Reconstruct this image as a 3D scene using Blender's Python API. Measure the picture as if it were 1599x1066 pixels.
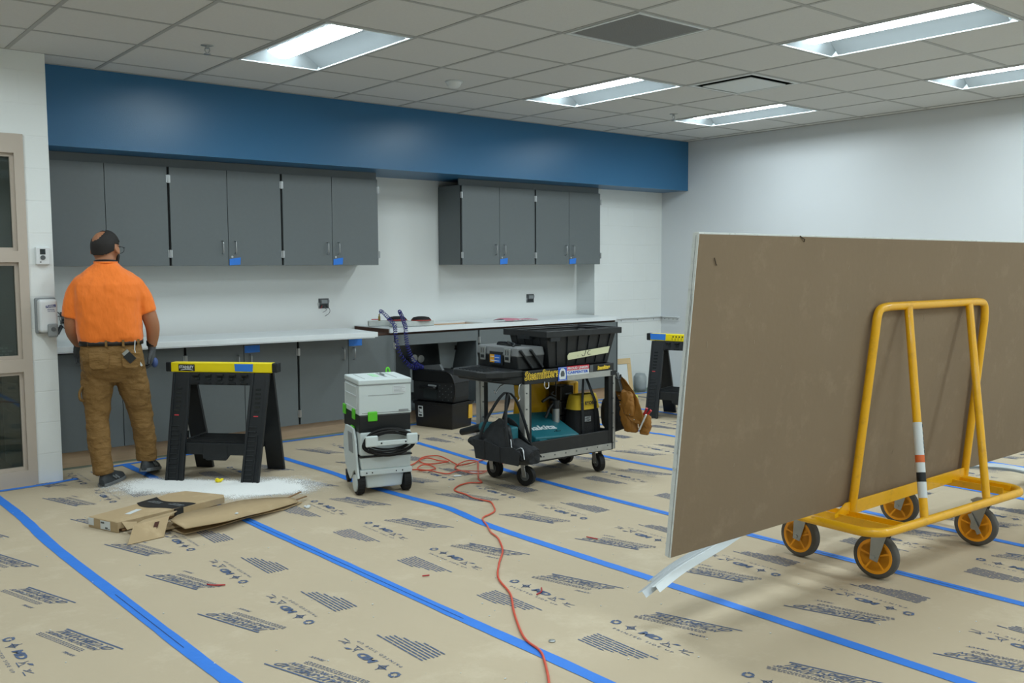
import bpy, math, random
from mathutils import Vector, Matrix, Euler
random.seed(7)
for o in list(bpy.data.objects): bpy.data.objects.remove(o)
SC = bpy.context.scene
COL = SC.collection
R = math.radians
PI = math.pi

# ---------------------------------------------------------------- camera, world, exposure
cam_d = bpy.data.cameras.new('camera'); cam = bpy.data.objects.new('camera', cam_d); COL.objects.link(cam)
SC.camera = cam
cam_d.sensor_fit = 'HORIZONTAL'; cam_d.sensor_width = 36.0; cam_d.lens = 1465.99 / 1599 * 36.0
cam_d.clip_start = 0.05; cam_d.clip_end = 100
_y, _p, _r = 0.688508827, -0.0801476847, -0.00513615423
_f = Vector((math.sin(_y) * math.cos(_p), math.cos(_y) * math.cos(_p), math.sin(_p)))
_x = Vector((math.cos(_y), -math.sin(_y), 0)); _u = _x.cross(_f)
_x2 = _x * math.cos(_r) + _u * math.sin(_r); _u2 = -_x * math.sin(_r) + _u * math.cos(_r)
_m = Matrix((_x2, _u2, -_f)).transposed().to_4x4(); _m.translation = Vector((0, 0, 1.39))
cam.matrix_world = _m
W = bpy.data.worlds.new('world'); SC.world = W; W.use_nodes = True
W.node_tree.nodes['Background'].inputs[0].default_value = (.6, .7, .8, 1)
W.node_tree.nodes['Background'].inputs[1].default_value = .05
vs_ = SC.view_settings
vs_.view_transform = 'Standard'; vs_.look = 'None'; vs_.gamma = 1; vs_.use_curve_mapping = False
vs_.exposure = 0.90
LENS_POWER = 18.5
LENS_COLOR = (.84, .96, 1.0)

# ---------------------------------------------------------------- materials
def lin(h):
    c = [int(h[i:i + 2], 16) / 255 for i in (0, 2, 4)]
    return tuple(x / 12.92 if x <= .04045 else ((x + .055) / 1.055) ** 2.4 for x in c) + (1,)
MATS = {}
def mat(name, hexc, rough=.5, metal=0, spec=.5, var=.06, scale=8, bump=0, bscale=60, coat=0, sheen=0, stretch=None, dirt=None, dscale=3, emis=0, trans=0, bdist=.01):
    if name in MATS: return MATS[name]
    m = bpy.data.materials.new(name); m.use_nodes = True; nt = m.node_tree; n = nt.nodes; L = nt.links
    b = n['Principled BSDF']; c = lin(hexc)
    b.inputs['Base Color'].default_value = c
    b.inputs['Roughness'].default_value = rough; b.inputs['Metallic'].default_value = metal
    b.inputs['Specular IOR Level'].default_value = spec
    b.inputs['Coat Weight'].default_value = coat; b.inputs['Sheen Weight'].default_value = sheen
    b.inputs['Transmission Weight'].default_value = trans
    tc = n.new('ShaderNodeTexCoord'); mp = n.new('ShaderNodeMapping'); L.new(tc.outputs['Object'], mp.inputs[0])
    if stretch: mp.inputs['Scale'].default_value = stretch
    nz = n.new('ShaderNodeTexNoise'); nz.inputs['Scale'].default_value = scale; nz.inputs['Detail'].default_value = 5
    L.new(mp.outputs[0], nz.inputs['Vector'])
    rp = n.new('ShaderNodeMapRange'); rp.inputs[3].default_value = 1 - var; rp.inputs[4].default_value = 1 + var
    L.new(nz.outputs[0], rp.inputs[0])
    mx = n.new('ShaderNodeMix'); mx.data_type = 'RGBA'; mx.blend_type = 'MULTIPLY'; mx.inputs[0].default_value = 1
    mx.inputs[6].default_value = c; L.new(rp.outputs[0], mx.inputs[7]); out = mx.outputs[2]
    if dirt:
        nd = n.new('ShaderNodeTexNoise'); nd.inputs['Scale'].default_value = dscale; nd.inputs['Detail'].default_value = 8; nd.inputs['Roughness'].default_value = .7
        L.new(mp.outputs[0], nd.inputs['Vector'])
        r2 = n.new('ShaderNodeMapRange'); r2.inputs[1].default_value = .54; r2.inputs[2].default_value = .72; r2.inputs[4].default_value = .55
        L.new(nd.outputs[0], r2.inputs[0])
        m2 = n.new('ShaderNodeMix'); m2.data_type = 'RGBA'; L.new(r2.outputs[0], m2.inputs[0]); L.new(out, m2.inputs[6]); m2.inputs[7].default_value = lin(dirt); out = m2.outputs[2]
    L.new(out, b.inputs['Base Color'])
    if bump:
        nb = n.new('ShaderNodeTexNoise'); nb.inputs['Scale'].default_value = bscale; nb.inputs['Detail'].default_value = 4
        L.new(mp.outputs[0], nb.inputs['Vector'])
        bp = n.new('ShaderNodeBump'); bp.inputs['Strength'].default_value = bump; bp.inputs['Distance'].default_value = bdist
        L.new(nb.outputs[0], bp.inputs['Height']); L.new(bp.outputs[0], b.inputs['Normal'])
    if emis:
        b.inputs['Emission Color'].default_value = c; b.inputs['Emission Strength'].default_value = emis
    MATS[name] = m
    return m
def block_mat(name, hexc, axis):
    """painted concrete block wall: running courses 203 mm high, joints as relief"""
    m = mat(name, hexc, .55, var=.03, scale=3); nt = m.node_tree; n = nt.nodes; L = nt.links
    tc = n.new('ShaderNodeTexCoord'); sx = n.new('ShaderNodeSeparateXYZ'); cb = n.new('ShaderNodeCombineXYZ')
    L.new(tc.outputs['Object'], sx.inputs[0]); L.new(sx.outputs[axis], cb.inputs[0])
    ad = n.new('ShaderNodeMath'); ad.operation = 'ADD'; ad.inputs[1].default_value = .012; L.new(sx.outputs[2], ad.inputs[0]); L.new(ad.outputs[0], cb.inputs[1])
    br = n.new('ShaderNodeTexBrick'); br.inputs['Scale'].default_value = 1; br.inputs['Brick Width'].default_value = .4065
    br.inputs['Row Height'].default_value = .2032; br.inputs['Mortar Size'].default_value = .0045; br.inputs['Mortar Smooth'].default_value = .3
    L.new(cb.outputs[0], br.inputs['Vector'])
    nz = n.new('ShaderNodeTexNoise'); nz.inputs['Scale'].default_value = 90; nz.inputs['Detail'].default_value = 4; L.new(tc.outputs['Object'], nz.inputs['Vector'])
    m1 = n.new('ShaderNodeMath'); m1.operation = 'MULTIPLY_ADD'; m1.inputs[1].default_value = -1; L.new(br.outputs['Fac'], m1.inputs[0])
    m0 = n.new('ShaderNodeMath'); m0.operation = 'MULTIPLY'; m0.inputs[1].default_value = .12; L.new(nz.outputs[0], m0.inputs[0]); L.new(m0.outputs[0], m1.inputs[2])
    bp = n.new('ShaderNodeBump'); bp.inputs['Strength'].default_value = .5; bp.inputs['Distance'].default_value = .005
    L.new(m1.outputs[0], bp.inputs['Height']); L.new(bp.outputs[0], n['Principled BSDF'].inputs['Normal'])
    return m
def paper_mat():
    m = mat('kraft_paper', 'bbac93', .78, spec=.25, var=.05, scale=1.6, dirt='d2c6ae', dscale=2.2); nt = m.node_tree; n = nt.nodes; L = nt.links
    tc = n.new('ShaderNodeTexCoord'); geo = tc.outputs['Object']
    nz = n.new('ShaderNodeTexNoise'); nz.inputs['Scale'].default_value = 2.3; nz.inputs['Detail'].default_value = 3; nz.inputs['Distortion'].default_value = .8; L.new(geo, nz.inputs['Vector'])
    n2 = n.new('ShaderNodeTexNoise'); n2.inputs['Scale'].default_value = 22; n2.inputs['Detail'].default_value = 6; L.new(geo, n2.inputs['Vector'])
    ma = n.new('ShaderNodeMath'); ma.operation = 'MULTIPLY_ADD'; ma.inputs[1].default_value = .12; L.new(n2.outputs[0], ma.inputs[0]); L.new(nz.outputs[0], ma.inputs[2])
    bp = n.new('ShaderNodeBump'); bp.inputs['Strength'].default_value = .35; bp.inputs['Distance'].default_value = .03
    L.new(ma.outputs[0], bp.inputs['Height']); L.new(bp.outputs[0], n['Principled BSDF'].inputs['Normal'])
    return m
M = {}
def setup_mats():
    M['wall'] = mat('white_wall_paint', 'e3e6e4', .5, var=.02, scale=2, bump=.05, bscale=200)
    M['wall_grey'] = mat('pale_grey_wall_paint', 'd6dadd', .5, var=.02, scale=2, bump=.05, bscale=200)
    M['block'] = block_mat('painted_block', 'e4e8e7', 0)
    M['blue'] = mat('blue_soffit_paint', '2c6791', .33, var=.04, scale=3, bump=.08, bscale=160)
    M['tile'] = mat('ceiling_tile', 'd0d1d0', .9, spec=.1, var=.05, scale=70, bump=.25, bscale=260)
    M['grid'] = mat('ceiling_grid_metal', 'a2a3a1', .5, var=.02)
    M['cab'] = mat('grey_laminate', '646b6d', .42, var=.05, scale=40, bump=.04, bscale=300)
    M['cabin'] = mat('dark_cabinet_inside', '4a5052', .6)
    M['cabedge'] = mat('cabinet_shadow_gap', '17191a', .8)
    M['steel'] = mat('brushed_steel', 'b9bcbe', .3, metal=1, var=.05)
    M['dullsteel'] = mat('galvanized_steel', 'a9adad', .45, metal=.85, var=.14, scale=25)
    M['alu'] = mat('scuffed_aluminium', 'b4b6b3', .42, metal=.7, var=.18, scale=20, dirt='8a8a86')
    M['counter'] = mat('white_solid_surface', 'e2e8ea', .28, var=.03, scale=60)
    M['ply'] = mat('plywood', 'd2b393', .7, var=.16, scale=6, stretch=(1, 1, 14))
    M['plydark'] = mat('dark_plywood_edge', '4b3328', .8, var=.2, scale=12)
    M['tape'] = mat('blue_masking_tape', '2d7bdc', .6, var=.1, scale=9, bump=.2, bscale=40)
    M['paper'] = paper_mat()
    M['ink'] = mat('navy_print_ink', '526280', .8, var=.15, scale=30)
    M['slab'] = mat('concrete_floor', '8d8b84', .8, var=.1, scale=4)
    M['frame'] = mat('beige_window_frame', 'b9ada0', .45, var=.02)
    M['white'] = mat('white_plastic', 'dde1e3', .35, var=.02)
    M['offwhite'] = mat('offwhite_enamel', 'd4dadc', .5, var=.01)
    M['reflector'] = mat('matte_reflector', '767d80', .6, var=.01)
    M['greyp'] = mat('mid_grey_plastic', '8b9092', .45, var=.05)
    M['dgreyp'] = mat('dark_grey_plastic', '54585a', .5, var=.1, scale=15)
    M['black'] = mat('black_plastic', '14191d', .5, var=.2, scale=20, bump=.1, bscale=120)
    M['blackdusty'] = mat('dusty_black_plastic', '15181a', .6, var=.2, scale=8, dirt='2c2f31', dscale=9)
    M['rubber'] = mat('black_rubber', '111111', .75, var=.15, scale=30)
    M['screen'] = mat('dark_lcd', '22282a', .2)
    M['yellow'] = mat('yellow_plastic', 'f2dc08', .45, var=.04)
    M['red'] = mat('red_plastic', 'b3202a', .45)
    M['navy'] = mat('navy_ink', '23337d', .5)
setup_mats()

# ---------------------------------------------------------------- mesh helpers
class MB:
    def __init__(s): s.v = []; s.f = []; s.mi = []; s.sm = []
    def add(s, vs, fs, mi=0, sm=False, T=None):
        b = len(s.v)
        s.v += [tuple(T @ Vector(v)) if T else tuple(v) for v in vs]
        for f in fs: s.f.append(tuple(b + i for i in f)); s.mi.append(mi); s.sm.append(sm)
        return s
    def box(s, x0, x1, y0, y1, z0, z1, mi=0, T=None):
        vs = [(x, y, z) for z in (z0, z1) for y in (y0, y1) for x in (x0, x1)]
        return s.add(vs, [(0, 2, 3, 1), (4, 5, 7, 6), (0, 1, 5, 4), (2, 6, 7, 3), (0, 4, 6, 2), (1, 3, 7, 5)], mi, False, T)
    def hexa(s, bot, top, mi=0, T=None):
        """bot, top: four points each, counter-clockwise seen from above"""
        return s.add(list(bot) + list(top), [(3, 2, 1, 0), (4, 5, 6, 7), (0, 1, 5, 4), (1, 2, 6, 5), (2, 3, 7, 6), (3, 0, 4, 7)], mi, False, T)
    def beam(s, a, b, w, d, up=(0, 0, 1), mi=0, w2=None, d2=None):
        a = Vector(a); b = Vector(b); t = (b - a).normalized(); u = Vector(up); r = t.cross(u)
        if r.length < 1e-4: r = t.cross(Vector((0, 1, 0)))
        r.normalize(); u = r.cross(t)
        w2 = w if w2 is None else w2; d2 = d if d2 is None else d2
        q = [a + r * i * w / 2 + u * j * d / 2 for i, j in ((-1, -1), (1, -1), (1, 1), (-1, 1))]
        p = [b + r * i * w2 / 2 + u * j * d2 / 2 for i, j in ((-1, -1), (1, -1), (1, 1), (-1, 1))]
        return s.add(q + p, [(0, 1, 2, 3), (7, 6, 5, 4), (0, 4, 5, 1), (1, 5, 6, 2), (2, 6, 7, 3), (3, 7, 4, 0)], mi)
    def loft(s, rings, mi=0, sm=True, cap=True, closed=False, T=None):
        n = len(rings[0]); vs = [p for r in rings for p in r]; fs = []
        k = len(rings)
        for i in range(k if closed else k - 1):
            a = i * n; b = ((i + 1) % k) * n
            for j in range(n):
                j2 = (j + 1) % n; fs.append((a + j, a + j2, b + j2, b + j))
        s.add(vs, fs, mi, sm, T)
        if cap and not closed:
            s.add(rings[0], [tuple(range(n - 1, -1, -1))], mi, False, T); s.add(rings[-1], [tuple(range(n))], mi, False, T)
        return s
    def tube(s, pts, r, seg=10, mi=0, closed=False, cap=True):
        pts = [Vector(p) for p in pts]; rings = []; n = len(pts); prev = None
        for i, p in enumerate(pts):
            if closed: t = pts[(i + 1) % n] - pts[i - 1]
            else: t = pts[min(i + 1, n - 1)] - pts[max(i - 1, 0)]
            if t.length < 1e-9: t = Vector((0, 0, 1))
            t.normalize()
            if prev is None:
                u = t.cross(Vector((0, 0, 1)))
                if u.length < .05: u = t.cross(Vector((0, 1, 0)))
            else: u = prev - t * prev.dot(t)
            u.normalize(); prev = u; w = t.cross(u)
            rr = r[i] if isinstance(r, (list, tuple)) else r
            rings.append([tuple(p + u * math.cos(a) * rr + w * math.sin(a) * rr) for a in [2 * PI * k / seg for k in range(seg)]])
        return s.loft(rings, mi, True, cap, closed)
    def cyl(s, a, b, r, seg=16, mi=0, r2=None):
        return s.tube([a, b], [r, r if r2 is None else r2], seg, mi)
    def lathe(s, prof, seg=24, mi=0, T=None, sm=True):
        rings = [[(max(r, 1e-4) * math.cos(2 * PI * k / seg), max(r, 1e-4) * math.sin(2 * PI * k / seg), z) for k in range(seg)] for r, z in prof]
        return s.loft(rings, mi, sm, True, False, T)
    def prism(s, poly, o, u, v, t, mi=0):
        """2D polygon (counter-clockwise in u,v) swept by vector t"""
        o = Vector(o); u = Vector(u); v = Vector(v); t = Vector(t); n = len(poly)
        a = [tuple(o + u * p[0] + v * p[1]) for p in poly]; b = [tuple(Vector(q) + t) for q in a]
        fs = [tuple(range(n - 1, -1, -1)), tuple(range(n, 2 * n))] + [(i, (i + 1) % n, n + (i + 1) % n, n + i) for i in range(n)]
        return s.add(a + b, fs, mi)
    def ell(s, c, rx, ry, rz, seg=16, rings=10, mi=0, T=None):
        rg = []
        for i in range(rings + 1):
            a = -PI / 2 + PI * i / rings; rr = max(math.cos(a), .02)
            rg.append([(c[0] + rx * rr * math.cos(2 * PI * k / seg), c[1] + ry * rr * math.sin(2 * PI * k / seg), c[2] + rz * math.sin(a)) for k in range(seg)])
        return s.loft(rg, mi, True, True, False, T)
    def grid(s, P, mi=0, sm=True):
        n = len(P[0]); vs = [p for r in P for p in r]
        return s.add(vs, [(i * n + j, i * n + j + 1, (i + 1) * n + j + 1, (i + 1) * n + j) for i in range(len(P) - 1) for j in range(n - 1)], mi, sm)
def obj(name, mb, mats, parent=None, bev=0, seg=2, sub=0, remesh=0, solid=0, smooth=0):
    me = bpy.data.meshes.new(name); me.from_pydata(mb.v, [], mb.f); 
    for m in (mats if isinstance(mats, (list, tuple)) else [mats]): me.materials.append(m)
    me.polygons.foreach_set('material_index', mb.mi); me.polygons.foreach_set('use_smooth', mb.sm)
    me.update()
    o = bpy.data.objects.new(name, me); COL.objects.link(o)
    if parent: o.parent = parent
    if solid:
        q = o.modifiers.new('s', 'SOLIDIFY'); q.thickness = solid; q.offset = 0
    if remesh:
        q = o.modifiers.new('r', 'REMESH'); q.mode = 'VOXEL'; q.voxel_size = remesh; q.use_smooth_shade = True
        if smooth:
            q = o.modifiers.new('m', 'SMOOTH'); q.factor = .5; q.iterations = smooth
    if sub:
        q = o.modifiers.new('u', 'SUBSURF'); q.levels = sub; q.render_levels = sub
    if bev:
        q = o.modifiers.new('b', 'BEVEL'); q.width = bev; q.segments = seg; q.limit_method = 'ANGLE'; q.angle_limit = R(40)
    return o
def crumple(o, scale, strength, kind='CLOUDS'):
    """creased cloth: real displacement of the surface"""
    tx = bpy.data.textures.new('creases', kind); tx.noise_scale = scale
    m = o.modifiers.new('d', 'DISPLACE'); m.texture = tx; m.strength = strength; m.mid_level = .5; m.texture_coords = 'LOCAL'
    return o
def thing(name, label, cat, loc=(0, 0, 0), rz=0, group=None):
    o = bpy.data.objects.new(name, None); COL.objects.link(o); o.empty_display_size = .1
    o.location = loc; o.rotation_euler = (0, 0, rz); return tag(o, label, cat, group)
def tag(o, label=None, cat=None, group=None, kind=None):
    if label: o['label'] = label
    if cat: o['category'] = cat
    if group: o['group'] = group
    if kind: o['kind'] = kind
    return o
def at(o, x, y, z, rz=0):
    o.location = (x, y, z); o.rotation_euler = (0, 0, rz); return o
def struct(name, mb, m, **k): return tag(obj(name, mb, m, **k), kind='structure')
def dup(root, loc, rz=None, label=None, group=None):
    r = root.copy(); COL.objects.link(r); r.location = loc
    if rz is not None: r.rotation_euler = (0, 0, rz)
    if label: r['label'] = label
    if group: r['group'] = group
    for ch in list(root.children):
        c = ch.copy(); COL.objects.link(c); c.parent = r
        for g in list(ch.children):
            d = g.copy(); COL.objects.link(d); d.parent = c
    return r
def smooth_path(pts, n=8, closed=False):
    P = [Vector(p) for p in pts]; out = []; k = len(P)
    for i in range(k if closed else k - 1):
        p0 = P[i - 1] if (closed or i > 0) else P[0] * 2 - P[1]; p1 = P[i]; p2 = P[(i + 1) % k]
        p3 = P[(i + 2) % k] if (closed or i + 2 < k) else P[-1] * 2 - P[-2]
        for j in range(n):
            t = j / n
            out.append(.5 * ((2 * p1) + (p2 - p0) * t + (2 * p0 - 5 * p1 + 4 * p2 - p3) * t * t + (3 * p1 - p0 - 3 * p2 + p3) * t ** 3))
    if not closed: out.append(P[-1].copy())
    return out
_T = {}
def text2d(s, bold=0.0, res=2):
    """flat letters as (verts, faces, width); cap height about 0.7"""
    k = (s, bold, res)
    if k in _T: return _T[k]
    cu = bpy.data.curves.new('t', 'FONT'); cu.body = s; cu.size = 1; cu.offset = bold; cu.resolution_u = res; cu.fill_mode = 'FRONT'
    o = bpy.data.objects.new('t', cu); COL.objects.link(o)
    dg = bpy.context.evaluated_depsgraph_get(); dg.update(); e = o.evaluated_get(dg); me = e.to_mesh()
    V = [(v.co.x, v.co.y) for v in me.vertices]; F = [tuple(p.vertices) for p in me.polygons]
    e.to_mesh_clear(); bpy.data.objects.remove(o); bpy.data.curves.remove(cu)
    _T[k] = (V, F, max(v[0] for v in V)); return _T[k]
def put_text(mb, s, o, u, v, width, height, mi=0, bold=0.0, shear=0.0, rise=0.0, lift=0.0):
    """letters filling width along u and cap-height along v, from origin o"""
    V, F, w = text2d(s, bold); o = Vector(o); u = Vector(u).normalized(); v = Vector(v).normalized(); n = u.cross(v)
    sx = width / w; sy = height / .7
    mb.add([tuple(o + u * (x * sx + y * sy * shear) + v * (y * sy + x * sx * rise) + n * lift) for x, y in V], F, mi)

# ---------------------------------------------------------------- room shell
CH = 2.745                       # ceiling height
XR, XL, YB = 8.19, -3.6, -3.2    # right wall, left side wall, wall behind the camera
YS, YP, YK, YC = 6.87, 6.57, 7.53, 7.25   # soffit face, pillar wall, alcove back wall, block wall
GX, GY, GS = 1.362, 5.97, .6096  # ceiling grid origin and module
struct('floor', MB().box(XL, XR, YB, YK, -.08, 0), mat('green_grey_resin_floor', '6d7d70', .5, var=.08))
struct('wall_right', MB().box(XR, XR + .1, YB, YK + .1, 0, CH), M['wall_grey'])
struct('wall_rear', MB().box(XL, XR, YB - .1, YB, 0, CH), M['wall'])
struct('wall_side', MB().box(XL - .1, XL, YB, YP + .1, 0, CH), M['wall'])
b = MB().box(1.43, 1.58, YP, YK, 0, CH).box(XL, .38, YP, YP + .19, 0, CH).box(.38, 1.43, YP, YP + .19, 2.23, CH)
struct('wall_left', b, M['block'])
struct('wall_back', MB().box(1.58, 5.27, YK - .02, YK + .1, 0, CH).box(5.27, 7.12, YK, YK + .1, 0, CH), M['wall'])
struct('wall_end', MB().box(7.12, XR, YC, YK + .1, 0, CH), M['block'])
struct('trim_1', MB().box(1.58, XR, YS, YK, 2.21, CH), M['blue'])
# ceiling: tiles per cell with openings for the fittings, and tee bars
LIGHTS = [(c, r) for c in (2, 6, 9) for r in (0, 4)] + [(c, r) for c in (-2, 2, 6, 9) for r in (8, 12)] + [(-2, 0), (-2, 4)]
HOLES = set()
for c, r in LIGHTS: HOLES |= {(c, r), (c, r + 1)}
HOLES |= {(4, 3), (7, 2)}
b = MB()
for i in range(-9, 12):
    for j in range(-2, 16):
        if (i, j) in HOLES: continue
        x0 = max(GX + i * GS, XL); x1 = min(GX + (i + 1) * GS, XR); y1 = min(GY - j * GS, YS); y0 = max(GY - (j + 1) * GS, YB)
        if x1 - x0 < .02 or y1 - y0 < .02: continue
        b.add([(x0, y0, CH + .002), (x0, y1, CH + .002), (x1, y1, CH + .002), (x1, y0, CH + .002)], [(0, 1, 2, 3)], 0)
def cut(a0, a1, test):
    """the lengths of a tee bar that are not interrupted"""
    return [(a0, a1)]
for i in range(-8, 12):
    x = GX + i * GS
    if XL < x < XR: b.box(x - .012, x + .012, YB, YS, CH - .001, CH + .02, 1)
for j in range(-1, 16):
    y = GY - j * GS
    for i in range(-9, 12):
        if (i, j) in HOLES and (i, j - 1) in HOLES and any((i, j - 1) == l for l in LIGHTS): continue
        x0 = max(GX + i * GS + .012, XL); x1 = min(GX + (i + 1) * GS - .012, XR)
        if x1 > x0 and y > YB: b.box(x0, x1, y - .012, y + .012, CH - .0005, CH + .02, 1)
b.box(XR - .02, XR, YB, YS, CH - .002, CH + .004, 1).box(1.58, XR, YS - .02, YS, CH - .002, CH + .004, 1)
b.box(XL, XR + .1, YB - .1, YK + .1, CH + .15, CH + .2, 1)
struct('ceiling', b, [M['tile'], M['grid']])

# window wall of the corridor, with the dim corridor behind it
b = MB(); FX0, FX1 = .38, 1.43
for x0, x1, z0, z1 in ((FX0, FX0 + .05, 0, 2.23), (1.375, FX1, 0, 2.23), (FX0 + .05, 1.375, 2.11, 2.23), (FX0 + .05, 1.375, 1.43, 1.50), (FX0 + .05, 1.375, .735, .817), (FX0 + .05, 1.375, 0, .10)):
    b.box(x0, x1, YP - .012, YP + .10, z0, z1)
for z0, z1 in ((1.50, 2.11), (.817, 1.43), (.10, .735)):     # glazing beads
    for x0, x1, a, c in ((FX0 + .05, 1.375, z1 - .022, z1), (FX0 + .05, 1.375, z0, z0 + .022), (1.353, 1.375, z0 + .022, z1 - .022), (FX0 + .05, FX0 + .072, z0 + .022, z1 - .022)):
        b.box(x0, x1, YP + .012, YP + .06, a, c)
win = struct('window_1', b, M['frame'])
gl = mat('tinted_window_glass', '7f8f88', .02, trans=.9, var=0); 
for z0, z1 in ((1.50, 2.11), (.817, 1.43), (.10, .735)):
    obj('pane', MB().box(FX0 + .06, 1.365, YP + .03, YP + .036, z0 + .005, z1 - .005), gl, win)
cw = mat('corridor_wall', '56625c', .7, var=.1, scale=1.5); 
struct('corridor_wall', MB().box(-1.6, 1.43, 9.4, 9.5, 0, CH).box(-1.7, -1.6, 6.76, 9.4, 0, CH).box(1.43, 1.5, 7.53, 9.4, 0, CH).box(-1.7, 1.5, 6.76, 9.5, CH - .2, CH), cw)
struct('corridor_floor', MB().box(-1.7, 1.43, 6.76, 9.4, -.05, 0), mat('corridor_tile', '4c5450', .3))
t = thing('notice_card', 'small printed card standing inside the middle window pane at its lower edge', 'sign', (1.0, YP + .06, .822))
obj('card', MB().box(-.12, .34, 0, .004, 0, .085), M['greyp'], t)
b = MB(); random.seed(3)
for k in range(3):
    x = -.1
    while x < .3: w = random.uniform(.01, .03); b.box(x, x + w, -.002, 0, .02 + k * .02, .03 + k * .02); x += w + .008
obj('printing', b, M['white'], t)

# ---------------------------------------------------------------- ceiling fittings
lens = bpy.data.materials.new('light_lens'); lens.use_nodes = True; n_ = lens.node_tree.nodes['Principled BSDF']
n_.inputs['Base Color'].default_value = (.9, .9, .9, 1); n_.inputs['Emission Color'].default_value = LENS_COLOR + (1,); n_.inputs['Emission Strength'].default_value = LENS_POWER
def light_fixture():
    t = thing('ceiling_light', 'x', 'light'); w, l = GS - .03, 2 * GS - .03
    b = MB(); e = .014
    for x0, x1, y0, y1 in ((0, e, 0, l), (w - e, w, 0, l), (e, w - e, 0, e), (e, w - e, l - e, l)): b.box(x0, x1, y0, y1, -.006, .004)
    obj('frame', b, M['offwhite'], t)
    for s in (0, 1):
        P = []
        for k in range(9):
            q = k / 8; x = e + (.19 - e) * q; z = .0 + .075 * math.sin(q * PI * .62)
            x = x if s == 0 else w - x
            P.append([(x, e + .045 * min(1, 1), z), (x, l - e - .045, z)] if s == 0 else [(x, l - e - .045, z), (x, e + .045, z)])
        obj('reflector', MB().grid(P), M['reflector'], t)
    for s in (0, 1):     # curved end caps
        b = MB(); y0, y1 = (e, .07) if s == 0 else (l - e, l - .07)
        P = [[(e + (w - 2 * e) * k / 12, y0, 0) for k in range(13)], [(e + (w - 2 * e) * k / 12, (y0 + y1) / 2, .03 + .035 * math.sin(PI * k / 12)) for k in range(13)], [(e + (w - 2 * e) * k / 12, y1, .05 + .04 * math.sin(PI * k / 12)) for k in range(13)]]
        if s: P = P[::-1]
        b.grid(P); obj('end_cap', b, M['reflector'], t)
    P = []
    for k in range(9):
        q = k / 8; P.append([(.19 + (w - .38) * q, .05, .066 - .034 * math.sin(PI * q)), (.19 + (w - .38) * q, l - .05, .066 - .034 * math.sin(PI * q))])
    obj('lens', MB().grid(P), lens, t)
    obj('housing', MB().box(0, w, 0, l, .12, .13).box(0, .003, 0, l, 0, .12).box(w - .003, w, 0, l, 0, .12).box(0, w, 0, .003, 0, .12).box(0, w, l - .003, l, 0, .12), M['offwhite'], t)
    return t
LL = {(2, 0): 'leftmost lit ceiling light, nearest the man, above the grey wall cabinets', (6, 0): 'lit ceiling light left of the white air diffuser, over the counter end', (9, 0): 'smallest lit ceiling light, nearest the far right corner above the blue soffit end',
      (6, 4): 'largest lit ceiling light at the top right, cut by the top of the frame', (9, 4): 'lit ceiling light at the right edge near the pale grey wall'}
lf = light_fixture(); first = True
for c, r in LIGHTS:
    loc = (GX + c * GS + .015, GY - (r + 2) * GS + .015, CH)
    lab = LL.get((c, r), 'lit ceiling light overhead outside the picture')
    if first: lf.location = loc; lf['label'] = lab; lf['group'] = 'recessed ceiling lights'; first = False
    else: dup(lf, loc, 0, lab, 'recessed ceiling lights')
t = thing('return_air_grille', 'dark grey square return air grille in the ceiling', 'vent', (GX + 4 * GS + .012, GY - 4 * GS + .012, CH))
w = GS - .024
b = MB()
for x0, x1, y0, y1 in ((0, .02, 0, w), (w - .02, w, 0, w), (.02, w - .02, 0, .02), (.02, w - .02, w - .02, w)): b.box(x0, x1, y0, y1, -.006, .008)
obj('frame', b, M['offwhite'], t)
b = MB()
for k in range(46): x = .022 + k * (w - .044) / 46; b.box(x, x + .005, .02, w - .02, .0, .012); b.box(.02, w - .02, x, x + .003, .002, .012)
obj('egg_crate_core', b, mat('grille_grey', '9a9c9d', .6, var=.02), t)
obj('duct', MB().box(.0, w, 0, w, .06, .065), M['dgreyp'], t)
t = thing('supply_air_diffuser', 'white square plaque air diffuser with dark gap around it in the ceiling', 'vent', (GX + 7 * GS + .012, GY - 3 * GS + .012, CH))
b = MB()
for x0, x1, y0, y1 in ((0, .03, 0, w), (w - .03, w, 0, w), (.03, w - .03, 0, .03), (.03, w - .03, w - .03, w)): b.box(x0, x1, y0, y1, -.004, .006)
obj('frame', b, M['offwhite'], t)
obj('plaque', MB().box(.075, w - .075, .075, w - .075, -.012, -.004), M['offwhite'], t, bev=.003)
b = MB()
for x0, x1, y0, y1 in ((.028, .03, .03, w - .03), (w - .03, w - .028, .03, w - .03), (.03, w - .03, .028, .03), (.03, w - .03, w - .03, w - .028)): b.box(x0, x1, y0, y1, 0, .09)
b.box(.03, w - .03, .03, w - .03, .09, .095)
obj('throat', b, M['screen'], t)
t = thing('sprinkler_head', 'fire sprinkler head left of the leftmost ceiling light', 'sprinkler', (2.30, 5.72, CH), 0, 'sprinkler heads')
obj('escutcheon', MB().lathe([(0, .006), (.036, .006), (.038, 0), (.02, -.004), (0, -.004)], 24), M['dullsteel'], t)
b = MB().cyl((0, 0, 0), (0, 0, -.018), .011).tube([(-.012, 0, -.014), (-.016, 0, -.03), (0, 0, -.048), (.016, 0, -.03), (.012, 0, -.014)], .003).lathe([(0, -.047), (.02, -.048), (.02, -.051), (0, -.052)], 16)
obj('nozzle', b, M['steel'], t)
dup(t, (6.59, 5.70, CH), 0, 'fire sprinkler head just left of the smallest ceiling light')
t = thing('smoke_detector', 'round white smoke detector on the ceiling above the blue soffit', 'detector', (4.15, 5.70, CH))
obj('dome', MB().lathe([(0, .004), (.056, .004), (.056, -.012), (.046, -.035), (.03, -.045), (0, -.047)], 28), M['white'], t)
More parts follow.
